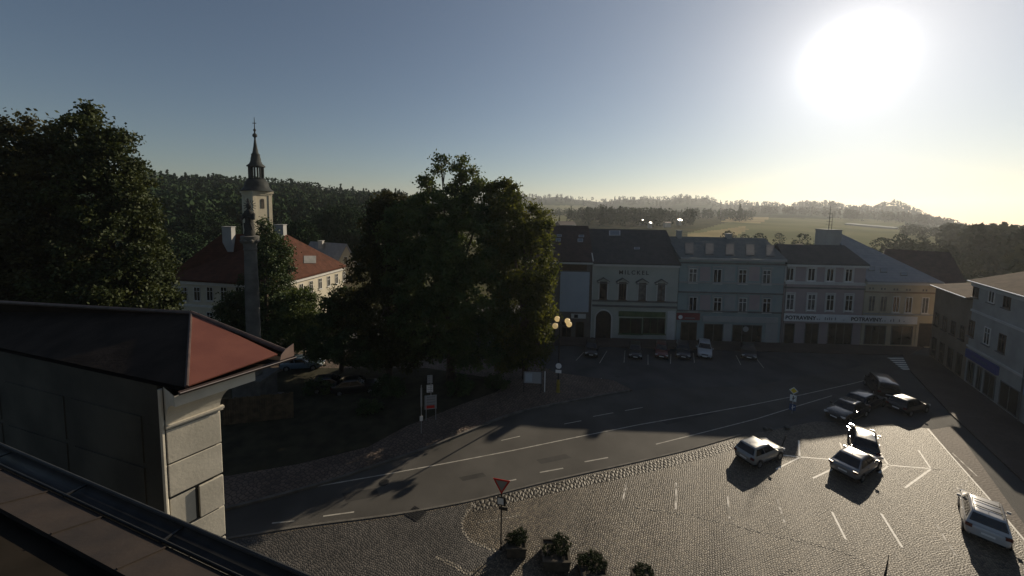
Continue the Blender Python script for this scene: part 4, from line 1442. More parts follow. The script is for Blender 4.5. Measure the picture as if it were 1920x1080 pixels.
gm.tube(l0 - LD * 9 + LN * .11 + Vector((0, 0, .03)), l0 + LD * 5 + LN * .11 + Vector((0, 0, .03)), .02)
gg = gm.build('gutter', M_BLACK, led, smooth=True)
gg.modifiers.new('thickness', 'SOLIDIFY').thickness = .008
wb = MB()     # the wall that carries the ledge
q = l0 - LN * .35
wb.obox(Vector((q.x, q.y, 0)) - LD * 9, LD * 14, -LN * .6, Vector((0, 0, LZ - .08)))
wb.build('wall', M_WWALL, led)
for k in range(-4, 4):
    bm_ = MB(); q = l0 + LD * (k * 1.9 + .2)
    bm_.obox(q + LN * .1, LD * .03, -LN * .24, Vector((0, 0, -.02))); bm_.build('bracket', M_BLACK, led)


# ------------------------------------------------------------------ trees
def leaf_object(name, C, S, m, parent=None, origin=None, aspect=1.35, kind=None):
    N = len(C)
    a = RNG.normal(size=(N, 3)); a /= np.linalg.norm(a, axis=1)[:, None]
    b = RNG.normal(size=(N, 3)); b -= (a * b).sum(1)[:, None] * a; b /= np.linalg.norm(b, axis=1)[:, None]
    S = np.asarray(S)[:, None] if np.ndim(S) else np.full((N, 1), S)
    a = a * S * 0.5 * aspect; b = b * S * 0.5
    off = worg(parent) if parent is not None else (origin or Vector((0, 0, 0)))
    Cc = C - np.array(off)
    V = np.stack([Cc - a, Cc + b * .9 + a * .15, Cc + a, Cc - b * .9 + a * .15], 1).reshape(-1, 3).astype(np.float32)
    me = bpy.data.meshes.new(name)
    me.vertices.add(4 * N); me.vertices.foreach_set('co', V.ravel())
    me.loops.add(4 * N); me.loops.foreach_set('vertex_index', np.arange(4 * N, dtype=np.int32))
    me.polygons.add(N); me.polygons.foreach_set('loop_start', np.arange(0, 4 * N, 4, dtype=np.int32))
    me.polygons.foreach_set('loop_total', np.full(N, 4, np.int32))
    me.materials.append(m)
    me.update(calc_edges=True)
    o = bpy.data.objects.new(name, me)
    COL.objects.link(o)
    if parent is not None:
        o.parent = parent
    else:
        o.location = off
    ORG[o.name] = Vector(off)
    if kind: o['kind'] = kind
    return o


def clump_points(lobes, dens, leaves, cr=(0.5, 1.0)):
    out = []
    for c, r in lobes:
        c = np.array(c); r = np.array(r)
        area = 4 * math.pi * ((r[0] * r[1]) ** 1.6 + (r[0] * r[2]) ** 1.6 + (r[1] * r[2]) ** 1.6) ** (1 / 1.6) / 3 ** (1 / 1.6)
        n = max(4, int(area * dens))
        d = RNG.normal(size=(n, 3)); d /= np.linalg.norm(d, axis=1)[:, None]
        rad = RNG.uniform(0.45, 1.03, n) ** 0.6
        cc = c + d * r * rad[:, None]
        rr = RNG.uniform(cr[0], cr[1], n)
        k = RNG.poisson(leaves, n)
        idx = np.repeat(np.arange(n), k)
        dd = RNG.normal(size=(len(idx), 3)) * 0.5
        dd[:, 2] *= 0.75
        out.append(cc[idx] + dd * rr[idx][:, None])
    return np.concatenate(out)


def lob(px, py, Y, rx, ry=None, rd=None):
    c = at(px, py, Y * YS)
    k = Y * YS / FPX
    ry = ry or rx; rd = rd or rx
    return (tuple(c), (rx * k, rd * k, ry * k))


def tree(name, label, base, lobes, m, tr=0.35, dens=0.8, leaves=40, leaf=0.34, cr=(0.5, 1.0), group=None, cat='tree', limbs=True):
    base = Vector(base)
    t = thing(name, label, cat, base, group)
    mb = MB()
    ztop = max(l[0][2] for l in lobes)
    cen = Vector((np.mean([l[0][0] for l in lobes]), np.mean([l[0][1] for l in lobes]), 0))
    prev = base.copy(); r = tr
    hfork = base.z + (ztop - base.z) * .38
    steps = 5
    for i in range(1, steps + 1):
        f = i / steps
        p = base.lerp(Vector((cen.x, cen.y, base.z + (ztop - base.z) * .85)), f) + Vector((random.uniform(-.15, .15), random.uniform(-.15, .15), 0)) * (f)
        mb.tube(prev, p, r, r * .8, 8, cap=(i == steps)); prev = p; r *= .8
    if limbs:
        for c, rr in lobes:
            c = Vector(c)
            f = random.uniform(.25, .5)
            s = base.lerp(Vector((cen.x, cen.y, base.z + (ztop - base.z) * .85)), f)
            mdl = s.lerp(c, .5) + Vector((0, 0, .5))
            mb.tube(s, mdl, tr * .42, tr * .28, 6); mb.tube(mdl, c, tr * .28, tr * .1, 6)
            for _ in range(4):
                d = Vector((random.gauss(0, 1), random.gauss(0, 1), random.gauss(0, 1))).normalized()
                mb.tube(c.lerp(mdl, .3), c + Vector((d.x * rr[0], d.y * rr[1], d.z * rr[2])) * .85, tr * .12, tr * .04, 5)
    mb.build('trunk', M_BARK, t, smooth=True, sharp=60)
    P = clump_points(lobes, dens * .74, leaves * 2.7, cr)
    leaf *= .66
    P = P[P[:, 2] > base.z + .4]
    leaf_object('crown', P, RNG.uniform(leaf * .65, leaf * 1.3, len(P)), m, t)
    return t


# left group
tree('broadleaf_tree', 'big dark brownish-green tree with rounded crown filling the left edge', G(20, 740) + Vector((-3, 4, 0)),
     [lob(-40, 330, 38, 100, 95), lob(60, 300, 38, 75, 75), lob(110, 330, 37, 50, 90), lob(20, 440, 36, 110, 90), lob(90, 470, 36, 80, 80), lob(-60, 520, 37, 110, 90), lob(60, 560, 36, 100, 60)],
     M_LEAF2, .45, .75, 42, .36, group='tall trees beside the wing')
tree('broadleaf_tree', 'tallest green tree at the left, its topmost sprig rising above the neighbouring brownish crown', G(215, 715),
     [lob(165, 262, 38, 40, 55), lob(215, 300, 39, 45, 55), lob(180, 350, 38, 65, 80), lob(245, 380, 39, 40, 60), lob(275, 430, 40, 22, 40), lob(215, 450, 38, 75, 80), lob(265, 520, 39, 50, 60), lob(180, 540, 37, 90, 60), lob(235, 570, 38, 80, 40), lob(168, 225, 38, 13, 26)],
     M_ASH, .4, .75, 42, .34, group='tall trees beside the wing')
# central group
tree('broadleaf_tree', 'largest green tree in the middle, a sparse forked sprig sticking out of its top', G(845, 715),
     [lob(830, 400, 47, 62, 50), lob(905, 385, 48, 52, 48), lob(780, 440, 46, 65, 60), lob(870, 460, 45, 85, 80), lob(800, 520, 45, 80, 75), lob(880, 560, 45, 85, 80), lob(810, 610, 45, 80, 65), lob(890, 640, 45, 70, 50),
      lob(868, 320, 47, 20, 23, 22), lob(828, 310, 47, 13, 17, 14), lob(804, 338, 47, 16, 14, 14), lob(850, 356, 47, 10, 16, 14)],
     M_LEAF, .5, .75, 42, .36, group='park trees in the middle')
tree('broadleaf_tree', 'green tree with sunlit right flank next to the street lamp', G(985, 712),
     [lob(945, 375, 46, 38, 42), lob(960, 430, 46, 58, 60), lob(1000, 430, 46, 33, 45), lob(985, 500, 45, 55, 65), lob(1010, 560, 45, 34, 55), lob(975, 590, 45, 62, 65), lob(1005, 640, 45, 34, 42), lob(965, 655, 45, 50, 35)],
     M_LINDEN, .4, .8, 44, .33, group='park trees in the middle')
tree('broadleaf_tree', 'olive-brown tree left of the largest green tree, its flat top level with the wooded hill', G(730, 715),
     [lob(725, 390, 48, 34, 30), lob(750, 400, 48, 28, 35), lob(720, 440, 47, 42, 50), lob(745, 500, 46, 50, 60), lob(700, 510, 47, 42, 55), lob(715, 590, 45, 60, 60), lob(660, 590, 46, 42, 50), lob(760, 640, 44, 60, 50)],
     M_LEAF2, .4, .75, 42, .34, group='park trees in the middle')
tree('broadleaf_tree', 'low spreading dark tree at the left foot of the park trees, above the parked cars', G(640, 700),
     [lob(640, 570, 47, 34, 35), lob(620, 620, 46, 38, 45), lob(665, 645, 45, 55, 40), lob(700, 660, 45, 50, 30), lob(600, 650, 46, 25, 30)],
     M_LEAF3, .3, .8, 42, .32, group='park trees in the middle')
# dark tree behind the column
tree('yew_tree', 'dark pointed yew tree standing just behind the stone column', G(505, 690),
     [lob(500, 440, 52, 16, 28), lob(510, 480, 52, 32, 40), lob(505, 530, 52, 46, 45), lob(480, 580, 51, 55, 45), lob(530, 580, 51, 50, 45), lob(515, 630, 50, 70, 40), lob(440, 590, 51, 28, 40)],
     M_LEAF3, .3, 1.0, 42, .3, cat='tree')
tree('shrub_tree', 'bushy lighter green small tree to the right of the dark yew', G(572, 690),
     [lob(565, 575, 48, 34, 34), lob(590, 610, 48, 26, 30), lob(555, 625, 48, 40, 34)], M_LEAF, .2, 1.0, 40, .28, cat='tree')
for px, py, r, lb in ((600, 738, 1.3, 'low dark shrub at the left end of the cars parked under the park trees'), (725, 742, 1.5, 'broad low shrub right of the cars parked under the park trees'), (690, 775, 1.0, 'small dark shrub on the lawn in front of the parked cars'), (860, 738, 1.4, 'low shrub behind the white notice board'), (930, 730, 1.2, 'low shrub left of the wide information board')):
    b = G(px, py)
    t = thing('shrub', lb, 'shrub', b, 'shrubs under the park trees')
    mb = MB()
    for k in range(5):
        a = k * 1.257
        mb.tube(b, b + Vector((math.cos(a) * r * .5, math.sin(a) * r * .5, r * .8)), .05, .02, 5)
    mb.build('stem', M_BARK, t)
    P = clump_points([((b.x, b.y, b.z + r * .6), (r, r, r * .65)), ((b.x + r * .6, b.y + .2, b.z + r * .45), (r * .6, r * .6, r * .5))], 2.2, 40, (.25, .45))
    P = P[P[:, 2] > b.z + .02]
    leaf_object('foliage', P, RNG.uniform(.1, .2, len(P)), M_LEAF3, t)
# trees behind the manor
for i, (px, py, Y, r, lb) in enumerate(((560, 440, 96, 32, 'round dark tree peeping over the manor roof'), (640, 430, 120, 55, 'dark tree behind the small gabled house'), (340, 470, 92, 40, 'dark tree between the tall left trees and the manor roof'), (390, 440, 120, 50, 'dark tree behind the left manor chimney'))):
    b = at(px, py, Y * YS)
    tree('broadleaf_tree', lb, Vector((b.x, b.y, 0)), [lob(px, py, Y, r, r * .8), lob(px - r * .6, py + r * .7, Y, r * .8), lob(px + r * .6, py + r * .7, Y, r * .8), lob(px, py + r * 1.5, Y, r)], M_FOREST, .35, .5, 30, .55, (.8, 1.4))

# ------------------------------------------------------------------ woods and distant things
def wood(name, spots, leaf=1.5, per=60, m=None, conifer=0.25):
    C, S = [], []
    for (x, y, h, con) in spots:
        z = tz(x, y)
        n = per
        u = RNG.uniform(0, 1, n)
        th = RNG.uniform(0, 2 * math.pi, n)
        if con:
            r = (1 - u) * h * .2 * RNG.uniform(.5, 1, n)
            zz = z + h * (.08 + .95 * u)
        else:
            r = np.sqrt(np.clip(1 - (2 * u - 1) ** 2, 0, 1)) * h * .36 * RNG.uniform(.6, 1.05, n)
            zz = z + h * (.22 + .78 * u)
        C.append(np.stack([x + r * np.cos(th), y + r * np.sin(th), zz], 1))
        S.append(np.full(n, leaf * h / 14) * RNG.uniform(.7, 1.3, n))
    return leaf_object(name, np.concatenate(C), np.concatenate(S), m or M_FOREST, None, Vector((0, 0, 0)), kind='stuff')


def spots_px(px0, px1, d0, d1, n, h=(11, 16), con=.25):
    out = []
    for _ in range(n):
        px = random.uniform(px0, px1); d = random.uniform(d0, d1) * YS
        a = math.atan((px - CX) / FPX)
        out.append((d * math.sin(a), d * math.cos(a), random.uniform(*h) * 1.12, random.random() < con))
    return out


sp = spots_px(230, 800, 190, 430, 900, (10, 16)) + spots_px(-100, 300, 150, 420, 300) + spots_px(230, 790, 400, 440, 120, (13, 18), .5)
tag(wood('forest', sp, 1.25, 110), 'dense dark mixed forest covering the hill behind the church', 'forest')
sp = spots_px(1065, 1300, 420, 640, 170, (9, 16), .35) + spots_px(1100, 1240, 380, 450, 50, (10, 16), .5) + spots_px(980, 1110, 640, 820, 60, (8, 12)) + spots_px(1285, 1410, 640, 900, 90, (9, 15), .4)
tag(wood('treeline', sp, 1.6, 60), 'loose dark tree belt round the hamlet above the pale lettered house', 'treeline')
sp = spots_px(1400, 1780, 1000, 1300, 240, (10, 18), .3) + spots_px(1770, 1930, 330, 700, 200, (9, 13), .15) + spots_px(1830, 1910, 230, 330, 60, (10, 15), .15) + spots_px(1900, 2050, 150, 250, 50, (10, 14)) + spots_px(1690, 1800, 420, 700, 60, (6, 9), .1) + spots_px(1640, 1850, 170, 300, 70, (6, 9), .1)
M_WOODLAND = leaf_mat('forest_hazed_leaves', (0.045, 0.052, 0.032), (0.085, 0.09, 0.055), 0.05, 0.05)  # leaves lightened and browned, haze put into their colour
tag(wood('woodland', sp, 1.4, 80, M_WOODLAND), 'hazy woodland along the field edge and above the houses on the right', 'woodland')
sp = spots_px(960, 1900, 1500, 2250, 700, (12, 20), .4)
tag(wood('far_forest', sp, 2.6, 40), 'distant blue-grey forest on the farthest ridge', 'forest')

ONE = [(343, 300, 16, True, 'pointed conifer standing out left on the forest skyline'), (368, 320, 14, True, 'second conifer on the forest skyline, right of the pointed one'),
       (1126, 520, 19, False, 'tall round-topped tree rising from the tree belt above the pale lettered house'), (1385, 640, 21, True, 'tall twin conifers rising over the tree line left of the pale field'),
       (1048, 330, 9, True, 'lone dark tree above the house with the blank panel'),
       (1367, 240, 8, False, 'round bright-edged bush at the lower edge of the wheat strip'), (1398, 235, 7, False, 'small round bush right of the bright-edged bush by the wheat strip'), (1425, 230, 8, False, 'dark upright bush below the middle of the field'),
       (1506, 225, 9, False, 'grey-green tree behind the rose house roof at the field edge'),
       (1462, 260, 7, False, 'low bush at the field edge left of the small far house'), (1548, 270, 9, False, 'pale green tree at the field edge left of the antenna mast'), (1690, 260, 10, False, 'tree behind the dark red-brown roof'), (1655, 240, 9, False, 'tree above the lower end of the grey hipped roof')]
for px, d, h, con, lb in ONE:
    d *= YS
    h *= 1.1
    a = math.atan((px - CX) / FPX)
    x, y = d * math.sin(a), d * math.cos(a)
    z = tz(x, y)
    t = thing('conifer' if con else 'small_tree', lb, 'tree', Vector((x, y, z)))
    mb = MB(); mb.tube((x, y, z), (x, y, z + h * .8), h * .025, h * .008, 6); mb.build('trunk', M_BARK, t)
    n = 260
    u = RNG.uniform(0, 1, n); th = RNG.uniform(0, 6.283, n)
    if con:
        r = (1 - u) * h * .2 * RNG.uniform(.4, 1.1, n); zz = z + h * (.06 + .96 * u)
    else:
        r = np.sqrt(np.clip(1 - (2 * u - 1) ** 2, 0, 1)) * h * .38 * RNG.uniform(.5, 1.1, n); zz = z + h * (.12 + .88 * u)
    leaf_object('crown', np.stack([x + r * np.cos(th), y + r * np.sin(th), zz], 1), RNG.uniform(.05, .1, n) * h, M_FOREST, t)

# hamlet houses whose roofs catch the sun, a long glinting shed in the field
M_SHINY = mat('shiny_roof', (0.6, 0.6, 0.6), .25, metal=1.0)


def small_house(px, py, d, w, l, h, glint, label, name='farmhouse'):
    d *= YS
    a = math.atan((px - CX) / FPX)
    x, y = d * math.sin(a), d * math.cos(a)
    z = tz(x, y)
    t = thing(name, label, 'house', Vector((x, y, z)))
    tocam = (CAM_P - Vector((x, y, z + h))).normalized()
    hv = (tocam + SUN).normalized()
    if glint:
        ang = math.atan2(hv.y, hv.x); pitch = math.atan2(math.hypot(hv.x, hv.y), hv.z)
    else:
        ang = R(-60); pitch = R(40)
    pitch = min(pitch, R(62))
    rot = Matrix.Rotation(ang, 3, 'Z')       # local +x faces the roof normal's heading
    hr = math.tan(pitch) * w / 2
    P = lambda a_, b_, c_: rot @ Vector((a_, b_, c_)) + Vector((x, y, z))
    mb = MB(); mb.hexa([P(-w / 2, -l / 2, -2), P(w / 2, -l / 2, -2), P(w / 2, l / 2, -2), P(-w / 2, l / 2, -2), P(-w / 2, -l / 2, h), P(w / 2, -l / 2, h), P(w / 2, l / 2, h), P(-w / 2, l / 2, h)])
    mb.build('wall', M_W_PALE, t)
    mb = MB(); o_ = .3
    mb.add([P(-w / 2 - o_, -l / 2 - o_, h), P(w / 2 + o_, -l / 2 - o_, h), P(w / 2 + o_, l / 2 + o_, h), P(-w / 2 - o_, l / 2 + o_, h), P(0, -l / 2 - o_, h + hr), P(0, l / 2 + o_, h + hr)], [(1, 2, 5, 4), (3, 0, 4, 5), (0, 1, 4), (2, 3, 5), (3, 2, 1, 0)])
    mb.build('roof', M_SHINY if glint else M_ROOF_B, t)


small_house(1203, 402, 420, 3.4, 6, 5, True, 'far house with the brightest sunlit roof above the pale lettered house')
small_house(1218, 411, 380, 2.6, 4, 4, True, 'far low house with a small glinting roof just right of the brightest one')
small_house(1250, 413, 400, 2.4, 8, 4, False, 'far house with dull brown roof among the trees above the blue-grey house')
small_house(1272, 400, 460, 3, 8, 5, True, 'far house with a glinting roof strip at the right end of the hamlet')
small_house(1493, 446, 190, 7, 9, 4.5, False, 'small far house behind the roof of the rose house')
small_house(1060, 417, 330, 7, 16, 4, False, 'long low far house above the house with the blank panel')
P0s, P1s = G(1582, 418, 8), G(1676, 426, 3)
a1, a2 = math.atan((1582 - CX) / FPX), math.atan((1676 - CX) / FPX)
d1 = 760 * YS
q1 = Vector((d1 * math.sin(a1), d1 * math.cos(a1), 0)); q2 = Vector((720 * YS * math.sin(a2), 720 * YS * math.cos(a2), 0))
q1.z, q2.z = tz(q1.x, q1.y), tz(q2.x, q2.y)
mb = MB(); nn = Vector((q2.y - q1.y, -(q2.x - q1.x), 0)).normalized()
mb.hexa([q1 - Vector((0, 0, 2)), q2 - Vector((0, 0, 2)), q2 - nn * 6 - Vector((0, 0, 2)), q1 - nn * 6 - Vector((0, 0, 2)), q1 + Vector((0, 0, 1.6)), q2 + Vector((0, 0, 1.6)), q2 - nn * 6 + Vector((0, 0, 2.6)), q1 - nn * 6 + Vector((0, 0, 2.6))])
tag(mb.build('long_shed', mat('white_sheeting', (0.26, 0.26, 0.25), .85, (.32, .32, .3), .1, spec=.05)), 'long low white shed lying across the top of the distant field', 'shed')

# ------------------------------------------------------------------ column with statue
CY_ = 38.0 * YS
cb = at(473, 560, CY_)
cb.z = 0
colm = thing('stone_column', 'tall grey stone column with a statue on top between the wing and the yew', 'column', cb)
M_STONE = mat('weathered_sandstone', (0.09, 0.088, 0.08), .9, (.15, .143, .128), 1.2, .5, 8)
kz = lambda py: at(473, py, CY_).z
pm = CY_ / FPX
mb = MB(); mb.box(cb + Vector((0, 0, 1.3)), (2.6, 2.6, 2.6)); mb.box(cb + Vector((0, 0, 2.75)), (3.0, 3.0, .3)); mb.box(cb + Vector((0, 0, .15)), (3.4, 3.4, .3))
mb.build('pedestal', M_STONE, colm)
mb = MB(); mb.lathe([(12.5 * pm, 2.9), (13.5 * pm, 3.2), (11.8 * pm, 3.4), (11.6 * pm, kz(560)), (10 * pm, kz(470))], cb, 20)
mb.build('shaft', M_STONE, colm, smooth=True)
mb = MB(); mb.lathe([(10 * pm, kz(470)), (11.5 * pm, kz(467)), (10.5 * pm, kz(464)), (12 * pm, kz(455)), (15 * pm, kz(447)), (15.5 * pm, kz(443)), (13 * pm, kz(442))], cb, 16)
for k in range(8):
    a = k * math.pi / 4
    mb.lathe([(.02, -.22), (.16, -.1), (.2, .05), (.1, .2), (.02, .24)], cb + Vector((math.cos(a) * 12.5 * pm, math.sin(a) * 12.5 * pm, kz(452))), 8)
mb.build('capital', M_STONE, colm, smooth=True)
# standing robed figure
st = MB()
st.lathe([(.42, kz(442)), (.46, kz(438)), (.40, kz(430)), (.36, kz(420)), (.33, kz(412)), (.42, kz(405)), (.44, kz(400)), (.36, kz(396)), (.14, kz(393.5)), (.13, kz(391.5)), (.2, kz(389)), (.22, kz(386)), (.17, kz(382)), (.05, kz(380))], cb, 14)
for s_ in (-1, 1):
    st.tube(cb + Vector((s_ * .42, 0, kz(401))), cb + Vector((s_ * .56, -.2, kz(411))), .14, .11, 8)
    st.tube(cb + Vector((s_ * .56, -.2, kz(411))), cb + Vector((s_ * .12, -.42, kz(406))), .11, .08, 8)
for k in range(10):
    a = k * 2 * math.pi / 10
    st.tube(cb + Vector((math.cos(a) * .36, .0, kz(442) + .1)), cb + Vector((math.cos(a) * .3, -.3, kz(418))), .09, .05, 6)
M_DSTONE = mat('silhouette_stone', (0.03, 0.03, 0.028), .9, (.055, .053, .048), 1.5, .4, 8)  # silhouette darkness of the statue put into its stone colour
st.build('statue', M_DSTONE, colm, smooth=True, sharp=60)
mb = MB()
for k in range(14):
    a = k * 2 * math.pi / 14
    c0 = cb + Vector((0, .12, kz(386)))
    mb.tube(c0 + Vector((math.cos(a) * .3, 0, math.sin(a) * .3)), c0 + Vector((math.cos(a) * .62, 0, math.sin(a) * .62)), .05, .02, 5)
mb.build('halo', M_DSTONE, colm)

# ------------------------------------------------------------------ timber fence under the wing's roof
f0, f1 = G(418, 800), G(548, 786)
fe = thing('timber_fence', 'dark brown upright-board fence on the lawn right of the rusticated wing', 'fence', f0)
L_ = (f1 - f0).length; fu = (f1 - f0).normalized(); fn = Vector((fu.y, -fu.x, 0))
M_WOOD = mat('brown_boards', (0.06, 0.045, 0.028), .85, (.12, .09, .055), 2, .4, 10)
mb = MB()
k = 0
x = 0
while x < L_:
    mb.obox(f0 + fu * x, fu * .17, fn * .03, Vector((0, 0, 2.5 + random.uniform(-.06, .06)))); x += .185
mb.build('boards', M_WOOD, fe)
for j in range(4):
    mb = MB(); mb.obox(f0 + fu * (L_ * j / 3.05) - fn * .12, fu * .12, fn * .1, Vector((0, 0, 2.3))); mb.build('post', M_WOOD, fe)

# ------------------------------------------------------------------ street lamp
lb_ = G(1046, 737)
LY = lb_.y
lamp = thing('street_lamp', 'tall black street lamp with four round globes at the park corner', 'street lamp', lb_)
lz = lambda py: at(1050, py, LY).z
mb = MB()
ztop = lz(600)
mb.lathe([(.11, 1.5), (.085, 1.7), (.06, ztop - .3), (.09, ztop - .25), (.05, ztop), (.02, ztop + .35)], lb_, 12)
mb.build('post', M_BLACK, lamp, smooth=True)
mb = MB(); mb.lathe([(.24, 0), (.24, .15), (.19, .22), (.18, .9), (.22, 1.0), (.2, 1.1), (.14, 1.5)], lb_, 12)
mb.build('base', mat('ochre_paint', (0.22, 0.17, 0.03), .5, (.28, .22, .05), 3), lamp, smooth=True)
M_GLOBE = bpy.data.materials.new('opal_globe')
M_GLOBE.use_nodes = True
nt = M_GLOBE.node_tree
tr_ = nt.nodes.new('ShaderNodeBsdfTranslucent'); tr_.inputs['Color'].default_value = (.95, .86, .62, 1)
gl_ = nt.nodes['Principled BSDF']; gl_.inputs['Base Color'].default_value = (.8, .74, .6, 1); gl_.inputs['Roughness'].default_value = .15
gl_.inputs['Emission Color'].default_value = (1.0, .72, .35, 1); gl_.inputs['Emission Strength'].default_value = .35  # faint glow stands in for sunlight coming through the unlit globes
mx_ = nt.nodes.new('ShaderNodeMixShader'); mx_.inputs[0].default_value = .6
nt.links.new(gl_.outputs[0], mx_.inputs[1]); nt.links.new(tr_.outputs[0], mx_.inputs[2]); nt.links.new(mx_.outputs[0], nt.nodes['Material Output'].inputs['Surface'])
top = Vector((lb_.x, lb_.y, ztop - .1))
for gx, gy, dy in ((1045, 598, .25), (1041, 611, -.25), (1064, 602, .25), (1067, 608, -.25)):
    c = at(gx, gy, LY + dy * 1.6)
    mb = MB(); mb.lathe([(.30 * math.sin(t), -.30 * math.cos(t)) for t in np.linspace(.12, math.pi - .12, 12)], c, 16)
    g_ = mb.build('globe', M_GLOBE, lamp, smooth=True, sharp=80)
    mb = MB(); q = c + Vector((0, 0, -.38)); mb.tube(q, c + Vector((0, 0, -.24)), .09, .13, 8)
    mid_ = top.lerp(q, .5) + Vector((0, 0, -.3)); st_ = top + Vector((0, 0, -.35))
    mb.tube(st_, mid_, .035, n=6); mb.tube(mid_, q, .035, n=6)
    mb.build('arm', M_BLACK, lamp)


def frontal(c, nrm):
    return Matrix((Vector((-nrm.y, nrm.x, 0)), Vector((0, 0, 1)), nrm)).transposed()


def plate(mb, c, w, h, nrm, t=.03, m=0):
    rot = frontal(c, nrm)
    mb.box(c, (w, h, t), rot, m)


def face_cam(p):
    d = Vector((CAM_P.x - p.x, CAM_P.y - p.y, 0)).normalized()
    return d


nl = face_cam(lb_)
c = Vector((lb_.x, lb_.y, lz(685))) + nl * .16
sg_ = thing('round_sign', 'round traffic sign with small plate strapped to the street lamp', 'sign', c)
mb = MB(); mb.lathe([(.33, -.012), (.33, .012)], c, 20, rot=nl.to_track_quat('Z', 'Y').to_matrix()); sd = mb.build('disc', M_BLUE, sg_)
mb = MB(); mb.lathe([(.3, .013), (.3, .016)], c, 20, rot=nl.to_track_quat('Z', 'Y').to_matrix()); mb.build('face', M_WHITE, sd)
mb = MB(); plate(mb, c + Vector((0, 0, -.6)), .6, .32, nl); mb.build('plate', M_WHITE, sg_)


# ------------------------------------------------------------------ signs
def pole(parent, b, h, r=.035, m=None):
    mb = MB(); mb.tube(b, b + Vector((0, 0, h)), r, n=8); return mb.build('pole', m or M_STEEL, parent, smooth=True)


def tri_sign(mbs, c, s, nrm):
    rot = frontal(c, nrm)
    pts = [Vector((-s / 2, s * .433, 0)), Vector((s / 2, s * .433, 0)), Vector((0, -s * .433, 0))]
    return [rot @ p + c for p in pts]


yb = G(939, 1031)
yn = Vector((face_cam(yb).x - .25, face_cam(yb).y, 0)).normalized()
ys = thing('yield_sign', 'red-edged triangular yield sign on a dark pole beside the planters', 'sign', yb)
yz = lambda py: at(938, py, yb.y).z
pole(ys, yb, yz(905), .04, M_BLACK)
c = Vector((yb.x, yb.y, yz(911))) + yn * .06
T = tri_sign(None, c, 1.0, yn)
cenT = sum(T, Vector()) / 3
inn = [cenT + (p - cenT) * .70 for p in T]
mb = MB(); k = yn * .02
for i in range(3):
    j = (i + 1) % 3
    p = [T[i], T[j], inn[j], inn[i]]
    mb.hexa(p + [q + k for q in p])
bd = mb.build('red_border', M_RED, ys)
mb = MB(); p = [q + yn * .006 for q in [cenT + (p - cenT) * .72 for p in T]]; mb.add(p + [q - k * .7 for q in p], [(2, 1, 0), (3, 4, 5), (0, 1, 4, 3), (1, 2, 5, 4), (2, 0, 3, 5)])
mb.build('face', mat('shaded_white', (.26, .26, .25), .6), ys)  # white face greyed: its backlit shade is put into the colour
c2 = Vector((yb.x, yb.y, yz(938))) + yn * .06
mb = MB(); plate(mb, c2, .52, .5, yn, .03); pl_ = mb.build('plate', M_BLACK, ys)
mb = MB(); plate(mb, c2 + yn * .02 + Vector((yn.y, -yn.x, 0)) * .04, .34, .36, yn, .012); mb.build('plate_face', M_WHITE, pl_)
mb = MB(); plate(mb, c2 + Vector((0, 0, -.42)) + Vector((-yn.y, yn.x, 0)) * .12, .5, .18, yn, .03); mb.build('dark_plate', M_BLACK, ys)

pb0 = G(1485, 775)
pn_ = face_cam(pb0)
ps = thing('priority_sign', 'yellow diamond priority sign with small boards below it at the road edge', 'sign', pb0)
pz = lambda py: at(1486, py, pb0.y).z
pole(ps, pb0, pz(727))
c = Vector((pb0.x, pb0.y, pz(732))) + pn_ * .06
rot = frontal(c, pn_)
rd = rot @ Matrix.Rotation(R(45), 3, 'Z')
mb = MB(); mb.box(c, (.5, .5, .025), rd); dd = mb.build('diamond', M_WHITE, ps)
mb = MB(); mb.box(c + pn_ * .018, (.36, .36, .01), rd); mb.build('yellow_face', M_YELLOW, dd)
for py, m1, m2, nm in ((746, M_WHITE, M_BLACK, 'white_board'), (763, M_BLUE, M_WHITE, 'blue_board')):
    cc = Vector((pb0.x, pb0.y, pz(py))) + pn_ * .06
    mb = MB(); plate(mb, cc, .5, .62, pn_, .025); bo = mb.build(nm, m1, ps)
    mb = MB(); plate(mb, cc + pn_ * .016, .07, .46, pn_, .008)
    mb.box(cc + pn_ * .017 + rot @ Vector((.06, .02, 0)), (.3, .07, .007), rot @ Matrix.Rotation(R(35), 3, 'Z')); mb.build('symbol', m2, bo)

# boards in the park by the road
sb0 = G(808, 790)
sn = face_cam(sb0)
sz = lambda py: at(806, py, sb0.y).z
bs = thing('notice_board', 'tall white notice board with red lower panel on two posts at the park edge', 'sign', sb0)
rt = Vector((-sn.y, sn.x, 0))
for s_ in (-.42, .42):
    pole(bs, sb0 + rt * s_, sz(742))
c = Vector((sb0.x, sb0.y, 0)) + sn * .06
wpx = sb0.y / FPX
for (x0, x1, y0, y1, m, nm) in ((801, 811, 703, 719, M_GREY, 'upper_panel'), (800, 812, 721, 736, M_WHITE, 'white_panel'), (796, 819, 740, 768, M_GREY, 'main_panel')):
    cc = at((x0 + x1) / 2, (y0 + y1) / 2, sb0.y); w = (x1 - x0) * wpx; h = (y1 - y0) * wpx
    mb = MB(); plate(mb, cc, w, h, sn, .03); po = mb.build(nm, m, bs)
    ml = MB()
    nl_ = 4 if nm != 'main_panel' else 5
    for k in range(nl_):
        plate(ml, cc + sn * .018 + Vector((0, 0, h * (.38 - .76 * k / (nl_ - 1)))), w * (.8 - .12 * (k % 2)), h * .06, sn, .006)
    ml.build('printed_lines', M_TXTG, po)
    if nm == 'main_panel':
        mr_ = MB(); plate(mr_, cc + sn * .018 + Vector((0, 0, -h * .33)) - rt * w * .05, w * .75, h * .2, sn, .01); mr_.build('red_panel', M_RED, po)
mb = MB(); mb.tube(Vector((sb0.x, sb0.y, sz(742))), Vector((sb0.x, sb0.y, sz(703))), .03); mb.build('upper_pole', M_STEEL, bs)
sp0 = G(790, 815)
